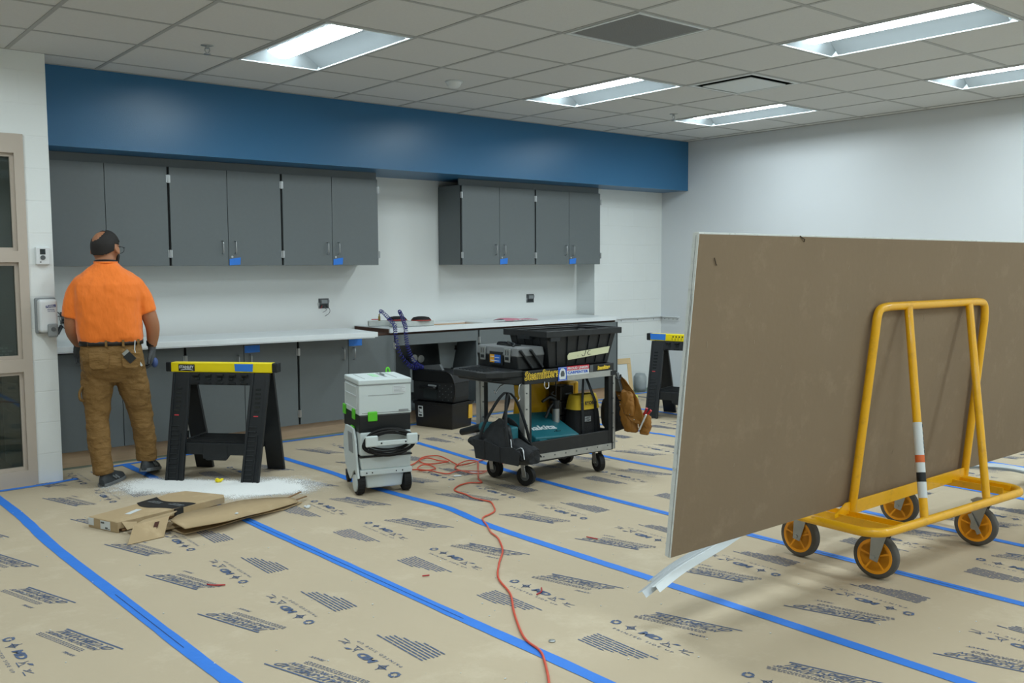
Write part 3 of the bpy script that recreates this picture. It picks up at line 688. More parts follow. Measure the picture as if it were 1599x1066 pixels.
obj('body', MB().box(-.147, .180, .012, .37, .0, .195), wv, t, bev=.006, seg=3)
obj('lid', MB().box(-.150, .183, .008, .374, .185, .217), wv, t, bev=.008, seg=3)
obj('seam', MB().box(-.149, .182, .0095, .3725, .181, .186), M['greyp'], t)
obj('label_card', MB().box(.065, .145, .0095, .012, .128, .175), M['offwhite'], t)
b = MB()
for k in range(5): b.box(.07, .14 - .01 * (k % 3), .0085, .0095, .134 + k * .008, .1355 + k * .008)
obj('label_print', b, M['greyp'], t)
b = MB().box(-.09, .13, .0105, .012, .118, .121).box(-.13, .17, .0105, .012, .012, .015).box(.1, .16, .007, .012, .013, .026)
obj('panel_lines', b, M['greyp'], t)
b = MB().box(-.1515, -.147, .06, .36, .03, .035).box(-.1515, -.147, .06, .36, .11, .115).box(-.1515, -.147, .06, .065, .03, .17).box(-.1515, -.147, .355, .36, .03, .17).box(-.1515, -.147, .06, .36, .165, .17)
obj('side_ribs', b, M['offwhite'], t)
b = MB().box(-.02, .02, .15, .30, .2168, .2185); obj('green_sticker', b, mat('pale_green_sticker', 'a8d8b0', .5), t)
b = MB().box(.045, .06, .12, .34, .2168, .2182).box(.10, .104, .05, .34, .2168, .2182).box(-.10, -.097, .05, .34, .2168, .2182).box(.05, .055, .16, .26, .2182, .23); obj('top_handle', b, M['greyp'], t)
obj('latch', MB().tube(smooth_path([(.13, .376, .19), (.13, .382, .235), (.145, .382, .24), (.155, .378, .2)], 5), .006, 8), gr, t)

# ---------------------------------------------------------------- black bin, open toolbox in front of the sink
bp = mat('glossy_black_plastic', '0a0b0d', .35, var=.1)
t = thing('storage_bin', 'open black plastic bin on the floor in front of the sink cabinet', 'bin', (4.702, 6.66, .004), R(-74))
def tub(x0, x1, y0, y1, z0, z1, tp, th=.006):
    b = MB()
    o0 = [(x0 + tp, y0 + tp), (x1 - tp, y0 + tp), (x1 - tp, y1 - tp), (x0 + tp, y1 - tp)]; o1 = [(x0, y0), (x1, y0), (x1, y1), (x0, y1)]
    i1 = [(x0 + th, y0 + th), (x1 - th, y0 + th), (x1 - th, y1 - th), (x0 + th, y1 - th)]; i0 = [(p[0] + (th if p[0] < (x0 + x1) / 2 else -th), p[1] + (th if p[1] < (y0 + y1) / 2 else -th)) for p in o0]
    v = [(x, y, z0) for x, y in o0] + [(x, y, z1) for x, y in o1] + [(x, y, z1) for x, y in i1] + [(x, y, z0 + th) for x, y in i0]
    f = [(3, 2, 1, 0), (12, 13, 14, 15)]
    for k in range(4):
        k2 = (k + 1) % 4; f += [(k, k2, 4 + k2, 4 + k), (4 + k, 4 + k2, 8 + k2, 8 + k), (8 + k, 8 + k2, 12 + k2, 12 + k)]
    return b.add(v, f)
obj('tub', tub(-.21, .21, -.145, .145, 0, .215, .012), bp, t, bev=.004)
b = MB()
for x0, x1, y0, y1 in ((-.218, .218, -.153, -.14), (-.218, .218, .14, .153), (-.218, -.205, -.14, .14), (.205, .218, -.14, .14)): b.box(x0, x1, y0, y1, .198, .222)
obj('rim', b, bp, t, bev=.003)
obj('paper_label', MB().box(-.165, -.115, -.147, -.138, .085, .180), M['offwhite'], t)
b = MB().box(-.157, -.123, -.1485, -.147, .155, .174).box(-.157, -.123, -.1485, -.147, .122, .128).box(-.157, -.15, -.1485, -.147, .122, .15).box(-.157, -.123, -.1485, -.147, .092, .108)
obj('label_marks', b, M['black'], t)
obj('yellow_label', MB().box(.198, .2125, .085, .135, .07, .19), mat('orange_yellow_label', 'd8a83a', .5), t)
t = thing('toolbox', 'black toolbox tipped on its side, resting on the black floor bin', 'toolbox', (4.695, 6.675, .2265), R(-74))
obj('body', MB().prism([(-.24, 0), (.215, 0), (.225, .05), (.225, .17), (.195, .235), (.15, .262), (-.24, .262)], (0, -.10, 0), (1, 0, 0), (0, 0, 1), (0, .20, 0)), M['blackdusty'], t, bev=.008)
obj('lid', MB().prism([(-.245, .17), (.23, .17), (.20, .24), (.15, .270), (-.245, .270)], (0, -.108, 0), (1, 0, 0), (0, 0, 1), (0, .216, 0)), bp, t, bev=.005)
obj('handle', MB().tube(smooth_path([(-.13, -.10, .12), (-.13, -.135, .12), (-.10, -.14, .125), (.0, -.14, .125), (.03, -.135, .12), (.03, -.10, .12)], 5), .011, 8), bp, t)
obj('handle_recess', MB().box(-.12, .03, -.106, -.10, .02, .11), M['screen'], t)
b = MB()
for i in range(5):
    for j in range(6):
        if (i + j) % 2: obj('dimple', MB().cyl((.06 + i * .032, -.100, .02 + j * .025), (.06 + i * .032, -.104, .02 + j * .025), .0045, 8), M['dgreyp'], t)
obj('latch', MB().box(-.06, .03, -.118, -.106, .13, .145), M['greyp'], t, bev=.003)
obj('corner_bumper', MB().tube(smooth_path([(.21, -.11, .008), (.23, -.112, .08), (.23, -.112, .16), (.195, -.112, .24), (.13, -.112, .272)], 6), .008, 8), bp, t)
tag(at(obj('toolbox_tray', MB().prism([(-.15, 0), (.14, 0), (.11, .05), (-.14, .02)], (0, -.06, 0), (1, 0, 0), (0, 0, 1), (0, .03, 0)), M['dgreyp']), 4.66, 6.74, .498, R(-74)), 'dark grey tray lid lying on top of the tipped black toolbox', 'tray')
t = thing('supply_valves', 'round metal plumbing valves inside the open sink cabinet', 'valve', (4.93, 7.43, .52))
for dx, dz in ((-.055, .01), (.02, 0)): obj('valve_wheel', MB().cyl((dx, -.02, dz), (dx, -.06, dz), .036, 20).cyl((dx, .055, dz), (dx, -.02, dz), .014, 12), M['dullsteel'], t, bev=.004)
obj('drain_elbow', MB().tube(smooth_path([(.02, .05, -.09), (.02, -.02, -.09), (.03, -.04, -.07)], 5), .014, 10), M['dullsteel'], t)

# ---------------------------------------------------------------- stone clamps and coil hoses on the right counter
cl = mat('speckled_grey_slab_sample', 'b9beba', .6, var=.2, scale=30)
Z = .862
def clampset(x, y, rz, lab, L):
    t = thing('vacuum_clamp', lab, 'clamp', (x, y, Z), rz, 'vacuum clamps on the counter')
    obj('base', MB().box(-L / 2, L / 2, -.05, .05, 0, .045), cl, t, bev=.004)
    obj('pad', MB().lathe([(0, .045), (.082, .046), (.088, .056), (.07, .075), (.03, .082), (0, .083)], 28, 0, Matrix.Translation((L / 2 - .10, .01, 0))), M['rubber'], t)
    obj('pad_rim', MB().lathe([(.078, .0455), (.092, .0455), (.090, .054), (.078, .056)], 28, 0, Matrix.Translation((L / 2 - .10, .01, 0))), mat('dull_red_rubber', 'a3423c', .6), t)
    obj('fitting', MB().cyl((-L / 2 + .10, 0, .045), (-L / 2 + .10, 0, .085), .010, 12).cyl((-L / 2 + .10, 0, .085), (-L / 2 + .10, 0, .105), .006, 10), mat('brass', 'a08a4c', .35, metal=1), t)
    obj('lever', MB().box(-L / 2 + .03, -L / 2 + .10, -.006, .006, .055, .062), M['red'], t)
    return t
clampset(4.50, 7.22, R(-25), 'rear clamp block with black pad and brass hose fitting on the counter', .36)
clampset(4.62, 7.02, R(-6), 'front clamp block with black pad beside the sink cutout', .40)
hm = mat('dark_blue_hose', '22257c', .35)
def coil(pts, r0, r1, turns, label, rad=.003):
    Q = smooth_path(pts, 24); n = len(Q); out = []; 
    for i in range(n * 4):
        q = i / (n * 4 - 1); k = min(int(q * (n - 1)), n - 2); f = q * (n - 1) - k; p = Q[k].lerp(Q[k + 1], f)
        tt = (Q[k + 1] - Q[k]).normalized(); u = tt.cross(Vector((0, 1, .2))).normalized(); w = tt.cross(u)
        e = min(1, q * 12, (1 - q) * 12); r = (r0 + (r1 - r0) * q) * e; a = turns * 2 * PI * q
        out.append(p + u * math.cos(a) * r + w * math.sin(a) * r)
    tag(obj('coil_hose', MB().tube(out, rad, 5), hm), label, 'hose', 'blue coil hoses')
coil([(4.43, 7.25, .967), (4.425, 7.22, .995), (4.41, 7.12, .965), (4.39, 7.02, .93), (4.365, 6.90, .885), (4.34, 6.85, .83), (4.335, 6.83, .767), (4.345, 6.82, .685), (4.385, 6.81, .60), (4.44, 6.80, .54), (4.52, 6.82, .512), (4.57, 6.83, .505)], .013, .020, 34, 'left dark blue coil hose hanging from the counter into the sink opening')
coil([(4.52, 7.03, .967), (4.50, 7.03, .995), (4.49, 6.98, .96), (4.465, 6.91, .91), (4.445, 6.85, .86), (4.435, 6.83, .789), (4.44, 6.82, .707), (4.465, 6.81, .62), (4.51, 6.80, .55), (4.57, 6.80, .515), (4.60, 6.79, .508)], .014, .020, 44, 'right dark blue coil hose, tighter wound, hanging from the counter', .003)
# pink rag
P = []; rr = random.Random(9)
for i in range(19):
    row = []
    for j in range(9):
        u, v = i / 18, j / 8
        x = u * .42 + .03 * math.sin(v * 5); y = (v - .5) * (.15 + .05 * math.sin(u * 7)); h = .004 + .022 * max(0, math.sin(u * 5.2 + v * 2)) * math.sin(PI * v) + .012 * math.sin(u * 17 + v * 6) ** 2 * math.sin(PI * u)
        row.append((x, y, h + .002))
    P.append(row)
tag(at(obj('rag', MB().grid(P), mat('pink_cloth', 'c9788c', .9, var=.2, scale=30, sheen=.3), solid=.003, sub=1), 5.60, 6.985, .864, R(2)), 'crumpled pink rag on the right countertop', 'rag')

# ---------------------------------------------------------------- flattened cartons
kb = mat('cardboard', 'b09a78', .8, spec=.2, var=.08, scale=10, dirt='c7b190', dscale=5); kd = mat('carton_inside', '8d6d4c', .85)
c20 = R(20.2)
t = thing('flattened_carton', 'flat brown carton with a black printed band and shipping label on its end', 'box', (1.435, 5.17, .003), c20, 'flattened cartons on the floor')
# local x along the carton, y across
obj('panel', MB().prism([(0, -.12), (.10, -.135), (.34, -.155), (.36, -.165), (.66, -.19), (.70, -.14), (.655, .13), (.56, .17), (.36, .125), (0, .12)], (0, 0, .02), (1, 0, 0), (0, 1, 0), (0, 0, .035)), kb, t)
P = []
for i in range(13):
    v = i / 12; y = .155 - .32 * v; dx = .028 * math.sin(v * 2 * PI * .9 + 2.6)
    P.append([(.30 + dx, y * (1 if y > 0 else .98) * .9, .0565), (.45 + dx, y, .0565)])
obj('black_band', MB().grid(P, 0, False).box(.33, .47, -.167, -.155, .012, .056), mat('black_carton_print', '1d1e1f', .6), t)
b = MB()
for y, x in ((-.09, .35), (.06, .33)):
    put_text(b, 'CUSTOMIZED', (x + .045, y - .05, .0575), (0, 1, 0), (-1, 0, 0), .10, .012, 0, .03); put_text(b, 'CABINETRY', (x + .065, y - .05, .0575), (0, 1, 0), (-1, 0, 0), .09, .012, 0, .03)
obj('band_lettering', b, M['greyp'], t)
obj('end_face', MB().box(-.006, .002, -.12, .12, .0, .054), kb, t)
obj('shipping_label', MB().box(-.0075, -.006, -.06, .02, .004, .05), M['offwhite'], t)
b = MB().box(-.0085, -.0075, -.012, .015, .035, .044).box(-.0085, -.0075, -.04, -.02, .008, .018).box(-.0085, -.0075, -.054, -.046, .007, .012)
obj('label_print', b, M['dgreyp'], t)
obj('corner_label', MB().box(-.008, -.0065, .075, .118, .014, .053), M['offwhite'], t)
obj('top_sticker', MB().prism([(.135, -.035), (.235, -.005), (.225, .025), (.125, -.005)], (0, 0, .0555), (1, 0, 0), (0, 1, 0), (0, 0, .001)), M['offwhite'], t)
obj('inner_layer', MB().prism([(.02, -.125), (.64, -.15), (.64, .10), (.02, .10)], (0, 0, .004), (1, 0, 0), (0, 1, 0), (0, 0, .012)), kd, t)
def wl(*pts): # world -> carton local
    out = []
    for p in pts:
        d = Vector((p[0] - 1.435, p[1] - 5.17, 0)); d.rotate(Euler((0, 0, -c20))); out.append((d.x, d.y, p[2] - .003))
    return out
q = wl((1.60, 5.03, .055), (1.80, 5.10, .055), (1.70, 4.935, .078), (1.497, 4.875, .078), (1.63, 4.823, .004), (1.439, 4.796, .004))
b = MB().add(q, [(0, 3, 2, 1), (3, 5, 4, 2)], 0); fl = obj('folded_flap', b, kb, t, solid=.004)
q = wl((1.605, 4.8857, .0705), (1.632, 4.8935, .0705), (1.612, 4.8665, .046), (1.594, 4.858, .030), (1.583, 4.862, .038)); q = [(p[0], p[1] - .004, p[2] + .002) for p in q]
obj('hand_hole', MB().add(q, [(0, 1, 2, 3, 4)]), mat('hand_hole_shade', '4c2c22', .9), fl)
b = MB().add(wl((1.495, 5.067, .055), (1.56, 5.02, .055), (1.545, 4.98, .036), (1.50, 4.99, .028)), [(0, 3, 2, 1)]); obj('tucked_tab', b, kb, t, solid=.003)
BK = [(1.7, 4.92, .058), (1.796, 5.007, .06), (2.015, 5.06, .055), (2.175, 5.126, .045), (2.317, 5.135, .034), (2.455, 5.084, .028)]
MD_ = [(1.693, 4.863, .062), (1.773, 4.841, .068), (1.956, 4.87, .06), (2.105, 4.937, .052), (2.28, 5.012, .04), (2.463, 5.02, .03)]
FR = [(1.707, 4.729, .053), (1.744, 4.729, .053), (1.915, 4.727, .053), (2.069, 4.795, .043), (2.237, 4.86, .032), (2.461, 4.964, .022)]
a, c, d = [smooth_path(x, 4) for x in (BK, MD_, FR)]
o = (2.1, 4.93, .004)
b = MB().grid([[tuple(Vector(p) - Vector(o)) for p in r] for r in zip(a, c, d)]); b.f = [f for f in b.f]
tag(at(obj('carton_board', b, kb, solid=.005), *o), 'long bowed brown cardboard board lying on top beside the banded carton', 'cardboard')
b = MB().prism([(-.40, .0), (-.375, -.125), (-.19, -.10), (.01, -.03), (.25, .0), (.40, .08), (.30, .18), (-.05, .13), (-.32, .05)], (0, 0, 0), (1, 0, 0), (0, 1, 0), (0, 0, .006))
tag(at(obj('carton_board', b, kb), 2.1, 4.91, .006), 'lower cardboard board under the bowed one, flat on the floor', 'cardboard')
b = MB().prism([(-.09, -.05), (.08, -.05), (.1, .05), (-.03, .06)], (0, 0, 0), (1, 0, 0), (0, 1, 0), (0, 0, .012))
tag(at(obj('carton_board', b, kb), 1.71, 4.95, .016), 'small cardboard edge poking out between the carton flap and long boards', 'cardboard')
for a_, c_, lb in (((2.45, 5.07, .03), (2.56, 5.13, .036), 'upper thin cardboard strip end at the right tip of the long board'), ((2.44, 4.99, .026), (2.56, 5.06, .022), 'lower thin cardboard strip end at the right tip of the long board')):
    tag(obj('cardboard_strip', MB().beam(a_, c_, .012, .005), kd), lb, 'cardboard')

# ---------------------------------------------------------------- dust, crumbs and scraps
dm = bpy.data.materials.new('white_drywall_dust'); dm.use_nodes = True; nt = dm.node_tree; n = nt.nodes; L = nt.links
bs = n['Principled BSDF']; bs.inputs['Base Color'].default_value = lin('eef0ee'); bs.inputs['Roughness'].default_value = .9
tc = n.new('ShaderNodeTexCoord'); nz = n.new('ShaderNodeTexNoise'); nz.inputs['Scale'].default_value = 130; nz.inputs['Detail'].default_value = 5; L.new(tc.outputs['Object'], nz.inputs['Vector'])
n2 = n.new('ShaderNodeTexNoise'); n2.inputs['Scale'].default_value = 9; n2.inputs['Detail'].default_value = 6; L.new(tc.outputs['Object'], n2.inputs['Vector'])
at_ = n.new('ShaderNodeAttribute'); at_.attribute_name = 'cover'
m1 = n.new('ShaderNodeMath'); m1.operation = 'MULTIPLY_ADD'; m1.inputs[1].default_value = 1.6; L.new(nz.outputs[0], m1.inputs[0]); L.new(at_.outputs['Fac'], m1.inputs[2])
m3 = n.new('ShaderNodeMath'); m3.operation = 'MULTIPLY_ADD'; m3.inputs[1].default_value = .7; L.new(n2.outputs[0], m3.inputs[0]); L.new(m1.outputs[0], m3.inputs[2])
rp = n.new('ShaderNodeMapRange'); rp.inputs[1].default_value = 1.5; rp.inputs[2].default_value = 1.85; L.new(m3.outputs[0], rp.inputs[0])
L.new(rp.outputs[0], bs.inputs['Alpha'])
SP = [(2.33, 5.62, .32, .14, .8), (2.16, 5.80, .22, .12, .5), (1.98, 6.12, .30, .18, .52), (2.55, 5.42, .26, .16, .5), (2.12, 5.95, .25, .14, .45), (2.42, 5.50, .22, .10, .9), (2.66, 5.60, .26, .18, .45), (1.82, 5.92, .26, .16, .38), (2.45, 5.85, .3, .1, .2), (2.2, 5.4, .2, .15, .4)]
V = []; C = []; F = []; nx, ny = 120, 120; x0, x1, y0, y1 = 1.4, 3.05, 4.95, 6.6
for j in range(ny + 1):
    for i in range(nx + 1):
        x = x0 + (x1 - x0) * i / nx; y = y0 + (y1 - y0) * j / ny; c = 0
        for (px, py, sx, sy, a) in SP:
            ca, sa = math.cos(R(-47)), math.sin(R(-47)); dx = (x - px) * ca + (y - py) * sa; dy = -(x - px) * sa + (y - py) * ca
            c += a * math.exp(-.5 * ((dx / sx) ** 2 + (dy / sy) ** 2) * 1.6)
        V.append((x - 2.2, y - 5.8, .0015 * min(1, c))); C.append(min(c, .95))
for j in range(ny):
    for i in range(nx):
        q = (j * (nx + 1) + i, j * (nx + 1) + i + 1, (j + 1) * (nx + 1) + i + 1, (j + 1) * (nx + 1) + i)
        if max(C[k] for k in q) > .06: F.append(q)
b = MB(); b.add(V, F, 0, True); o = obj('drywall_dust', b, dm)
at_ = o.data.attributes.new('cover', 'FLOAT', 'POINT'); at_.data.foreach_set('value', C)
tag(at(o, 2.2, 5.8, .0048), 'white drywall dust scattered on the floor around the near sawhorse', 'dust', kind='stuff')
b = MB(); rr = random.Random(8)
for k in range(9): b.ell((rr.uniform(-.018, .018), rr.uniform(-.012, .012), rr.uniform(.008, .024)), .011, .010, .009, 9, 6)
tag(at(obj('foam_scrap', b, M['yellow'], remesh=.003), 2.335, 5.83, .005), 'small lumpy yellow scrap on the dust between the sawhorse legs', 'scrap')
for pts, lb in (([(1.516, 3.955), (1.535, 3.925), (1.575, 3.897)], 'longest red wire offcut, beside the print left of center'), ([(2.30, 3.437), (2.33, 3.425)], 'tiny straight red wire offcut left of the extension cord'),
                ([(2.535, 2.925), (2.575, 2.94), (2.605, 2.975)], 'curved red wire offcut on the logo right of the extension cord'), ([(3.285, 3.40), (3.30, 3.335)], 'red wire offcut lying on the print near the drywall sheets')):
    tag(obj('wire_scrap', MB().tube(smooth_path([(x, y, .007) for x, y in pts], 4), .003, 6), M['red']), lb, 'wire', 'red wire offcuts')
tag(at(obj('steel_washer', MB().lathe([(.005, 0), (.013, 0), (.013, .002), (.005, .002)], 16), M['dullsteel']), 2.259, 2.521, .0035), 'steel washer on the paper right of the cord', 'washer')
b = MB(); rr = random.Random(21)
for k in range(260):
    x = rr.uniform(.7, 5.2); y = rr.uniform(1.5, 6.2); s = rr.uniform(.001, .0035)
    b.ell((x, y, .003 + s * .4), s * 1.4, s, s * .6, 6, 4)
tag(obj('gypsum_crumbs', b, M['offwhite']), 'tiny white gypsum crumbs scattered over the floor paper', 'crumbs', kind='stuff')
for x, y, s, lb in ((2.47, 4.87, .014, 'white foam bit by the tip of the cardboard boards'), (2.03, 4.83, .008, 'white crumb on top of the long bowed board')):
    z = .003 if x > 2.2 else .052
    b = MB(); rr = random.Random(int(x * 100))
    for k in range(5): b.ell((rr.uniform(-s, s), rr.uniform(-s, s), s * .6), s * .7, s * .6, s * .5, 7, 5)
    tag(at(obj('plaster_chip', b, M['offwhite'], remesh=.002), x, y, z), lb, 'chip')
# extension cord
CP = [(1.80,1.98),(1.947,2.188),(2.021,2.272),(2.118,2.404),(2.162,2.481),(2.195,2.606),(2.324,2.819),(2.451,2.998),(2.519,3.152),(2.575,3.240),(2.684,3.363),(2.807,3.491),(2.902,3.635),(2.935,3.701),(2.961,3.779),(3.021,3.887),(3.075,3.997),(3.116,4.041),(3.168,4.060),(3.230,4.092),(3.275,4.144),(3.347,4.269),(3.346,4.328),(3.332,4.422),(3.349,4.517),(3.351,4.618),(3.373,4.671),(3.450,4.730),(3.549,4.752),(3.613,4.705),(3.66,4.80),(3.75,4.92),(3.87,5.08),(3.973,5.224),(3.921,5.269),(3.823,5.241),(3.744,5.172),(3.695,5.068),(3.711,4.951),(3.772,4.911),(3.852,4.945),(3.993,5.066),(4.113,5.249),(4.003,5.227),(3.887,5.186),(3.817,5.204),(3.812,5.261),(3.846,5.421),(3.874,5.564),(3.826,5.617),(3.730,5.566),(3.663,5.492),(3.658,5.412),(3.700,5.347),(3.795,5.333),(3.817,5.380),(3.786,5.430),(3.761,5.530),(3.698,5.535),(3.581,5.450),(3.469,5.383),(3.439,5.329),(3.467,5.317),(3.496,5.266),(3.535,5.193),(3.623,5.236),(3.643,5.327),(3.599,5.357),(3.530,5.316),(3.507,5.243),(3.533,5.182),(3.554,5.099),(3.597,5.049),(3.680,5.054),(3.740,4.990),(3.846,4.951),(3.984,5.019),(4.176,5.078),(4.425,5.160)]
zz = [0.008 if i < 32 else .010 + .009 * (.5 + .5 * math.sin(i * 1.9)) for i in range(len(CP))]
rm = mat('orange_red_cord', 'd2523a', .5, var=.12, scale=3, dirt='dba894', dscale=1.1)
tag(obj('extension_cord', MB().tube(smooth_path([(x, y, z) for (x, y), z in zip(CP, zz)], 5), .0047, 7), rm), 'orange red extension cord snaking across the paper to a coil behind the cart', 'cord')
for x, y, rz, w, lb in ((3.77, 4.99, R(-25), .10, 'white paper slip lying under the cord coil'), (3.62, 4.975, R(-20), .05, 'smaller white paper slip left of the other, by the cord coil')):
    tag(at(obj('paper_slip', MB().box(-w / 2, w / 2, -.016, .016, 0, .001), M['offwhite']), x, y, .0045, rz), lb, 'paper')

# ---------------------------------------------------------------- leaning board and far floor things
t = thing('framed_board', 'white board with a light wood frame leaning at the end of the base cabinets', 'board', (7.12, 6.93, .003), R(-8))
lean = Matrix.Rotation(R(-9), 4, 'X')
lw = mat('light_wood', 'cdb388', .6, var=.12, scale=5, stretch=(1, 1, 10))
fr = obj('frame', MB().box(-.05, .24, -.01, .01, .34, .40).box(.19, .24, -.01, .01, 0, .34).box(-.05, 0, -.01, .01, 0, .34).box(0, .19, -.01, .01, 0, .05), lw, t, bev=.003); fr.matrix_local = lean
q = obj('infill', MB().box(0, .19, -.004, .004, .05, .34), M['offwhite'], t); q.matrix_local = lean
t = thing('plastic_cup', 'hazy clear plastic tub standing by the far block wall', 'tub', (7.66, 7.08, .001))
obj('shell', MB().lathe([(0, 0), (.06, 0), (.072, .05), (.072, .16), (.05, .20), (0, .205)], 24), mat('hazy_plastic', '9aa2a4', .3, var=.25, scale=14), t)

# ---------------------------------------------------------------- tool cart and what it carries
cb = mat('scuffed_black_cart_plastic', '181b1d', .5, var=.15, scale=6, dirt='303335', dscale=7)
t = thing('tool_cart', 'black two tier tool cart with metal corner strips and stickers', 'cart', (3.72, 4.40, .004))
def tray(x0, x1, y0, y1, z0, z1, deck, lip):
    b = MB().box(x0, x1, y0, y0 + .018, z0, z1).box(x0, x1, y1 - .018, y1, z0, z1).box(x0, x0 + .018, y0 + .018, y1 - .018, z0, z1).box(x1 - .018, x1, y0 + .018, y1 - .018, z0, z1).box(x0 + .018, x1 - .018, y0 + .018, y1 - .018, deck - .015, deck)
    return b
obj('top_tray', tray(0, .785, 0, .49, .652, .738, .728, .01), cb, t, bev=.004)
obj('bottom_tray', tray(.005, .78, .005, .485, .150, .285, .172, .01), cb, t, bev=.004)
# handle shelf, tapering out from the left end
b = MB().prism([(0.005, .02), (0.005, .475), (-.13, .46), (-.225, .44), (-.262, .38), (-.265, .14), (-.24, .08), (-.14, .04)], (0, 0, .70), (1, 0, 0), (0, 1, 0), (0, 0, .042))
b.hexa([(-.20, .10, .675), (.005, .02, .645), (.005, .475, .645), (-.20, .42, .675)], [(-.2, .07, .702), (.005, .02, .702), (.005, .475, .702), (-.2, .44, .702)])
obj('handle_shelf', b, cb, t, bev=.008, seg=3)
b = MB()
for k in range(8): b.box(-.235, -.10, .11 + k * .035, .118 + k * .035, .742, .746)
obj('grip_ribs', b, M['black'], t)
for px, py in ((0, 0), (.735, 0), (0, .44), (.735, .44)):
    p = obj('post', MB().box(px + .012 - (.0 if px < .4 else .008), px + (.058 if px < .4 else .044), py + .004, py + .044, .15, .66), M['blackdusty'], t)
    x0 = px - .003 if px < .4 else px + .030; fx = px - .003 if px < .4 else px + .0505
    if py < .1:
        ax0 = .74 if px > .4 else -.004
        b = MB().box(ax0 + (.034 if px > .4 else 0), ax0 + (.055 if px > .4 else .032), -.004, .003, .155, .655).box(.788, .792, -.004, .045, .155, .655) if px > .4 else MB().box(-.004, .034, -.004, .003, .20, .655).box(-.006, -.002, -.004, .045, .20, .655)
    else:
        b = MB().box(-.006, -.002, py, py + .05, .155, .655).box(-.006, .020, py - .002, py + .006, .155, .655) if px < .4 else MB().box(.788, .792, py, py + .05, .155, .655)
    a = obj('corner_strip', b, M['alu'], p)
    b = MB()
    for k in range(5): b.cyl((.012 if px < .4 else .772, -.004 if py < .1 else py - .002, .20 + k * .1), (.012 if px < .4 else .772, -.008 if py < .1 else py - .006, .20 + k * .1), .005, 8)
    obj('rivets', b, M['dgreyp'], a)
obj('top_edge_strip', MB().hexa([(.355, -.003, .652), (.765, -.003, .652), (.765, .002, .652), (.355, .002, .652)], [(.355, -.003, .690), (.765, -.003, .690), (.765, .002, .690), (.355, .002, .690)]), M['alu'], t)
st = obj('bottom_edge_strip', MB().hexa([(.03, 0, .165), (.765, 0, .155), (.765, .006, .155), (.03, .006, .165)], [(.03, 0, .205), (.765, 0, .195), (.765, .006, .195), (.03, .006, .205)]), M['alu'], t)
b = MB()
for k in range(8): b.cyl((.06 + k * .095, 0, .184), (.06 + k * .095, -.003, .184), .0045, 8)
obj('rivets', b, M['dgreyp'], st)
# stickers
yl = mat('sticker_yellow', 'e6c43a', .5); bl = mat('sticker_blue', '1f56c0', .4); rd = mat('sticker_red', 'c5263a', .4); wh = M['offwhite']
b = MB(); put_text(b, 'Steamfitters', (-.004, -.0052, .682), (1, 0, 0), (0, 0, 1), .282, .052, 0, .045, .08, .02, 0)
put_text(b, 'Steamfitters', (-.004, -.0056, .682), (1, 0, 0), (0, 0, 1), .282, .052, 1, -.012, .08, .02, .0)
obj('union_sticker', b, [yl, M['black']], t)
s_ = obj('seal_sticker', MB().box(.275, .350, -.0055, -.003, .654, .742), bl, t)
b = MB().prism([(.287, .664), (.338, .664), (.343, .69), (.335, .722), (.322, .734), (.303, .734), (.290, .722), (.282, .69)], (0, -.0056, 0), (1, 0, 0), (0, 0, 1), (0, -.0006, 0)); obj('seal_shape', b, wh, s_)
obj('seal_emblem', MB().prism([(.298, .682), (.327, .682), (.330, .70), (.322, .718), (.303, .718), (.295, .70)], (0, -.0064, 0), (1, 0, 0), (0, 0, 1), (0, -.0005, 0)), M['dgreyp'], s_)
obj('seal_border', MB().box(.278, .347, -.0062, -.0055, .657, .659).box(.278, .347, -.0062, -.0055, .737, .739), wh, s_)
s_ = obj('carpenter_sticker', MB().box(.350, .548, -.0052, -.003, .684, .716), wh, t)
obj('red_half', MB().box(.350, .548, -.0053, -.003, .716, .743), rd, s_)
b = MB(); put_text(b, 'PROUD UNION', (.356, -.0058, .722), (1, 0, 0), (0, 0, 1), .184, .015, 0, .04); obj('upper_lettering', b, wh, s_)
b = MB(); put_text(b, 'CARPENTER', (.356, -.0058, .694), (1, 0, 0), (0, 0, 1), .184, .016, 0, .04); obj('lower_lettering', b, bl, s_)
obj('grey_label', MB().box(.555, .585, -.005, -.003, .692, .738), M['dgreyp'], t)
b = MB(); put_text(b, 'Steamfitters', (.625, -.0052, .702), (1, 0, 0), (0, 0, 1), .115, .024, 0, .06, .08, .02)
obj('small_union_sticker', b, yl, t)
for x, y, rot in ((.07, .07, .35), (.07, .39, .1), (.71, .07, -.25), (.71, .40, .2)):
    c, s = math.cos(rot), math.sin(rot)
    w = obj('wheel', MB().cyl((x - .018 * c, y - .018 * s, .062), (x + .018 * c, y + .018 * s, .062), .061, 28), M['rubber'], t, bev=.006, seg=3)
    obj('hub', MB().cyl((x - .021 * c, y - .021 * s, .062), (x + .021 * c, y + .021 * s, .062), .03, 20), M['dgreyp'], w)
    b = MB()
    for q in (-1, 1): b.beam((x + q * .026 * c, y + q * .026 * s, .055), (x + q * .024 * c - .01, y + q * .024 * s + .01, .145), .004, .036, (0, 1, 0))
    b.cyl((x - .03 * c, y - .03 * s, .062), (x + .03 * c, y + .03 * s, .062), .007, 10).box(x - .035, x + .03, y - .03, y + .035, .142, .150)
    obj('caster_fork', b, M['dullsteel'], w)
hk = obj('hook', MB().tube(smooth_path([(.79, .02, .69), (.80, .01, .66), (.80, -.005, .635), (.815, -.01, .622), (.835, -.01, .63), (.84, -.01, .655)], 5), .006, 8).box(.75, .80, -.006, .004, .655, .685), M['black'], t)
obj('hook', MB().tube(smooth_path([(-.006, .02, .66), (-.03, .015, .65), (-.04, .01, .60), (-.03, .01, .57), (-.05, .01, .555), (-.06, .01, .58)], 5), .004, 8), M['steel'], t)
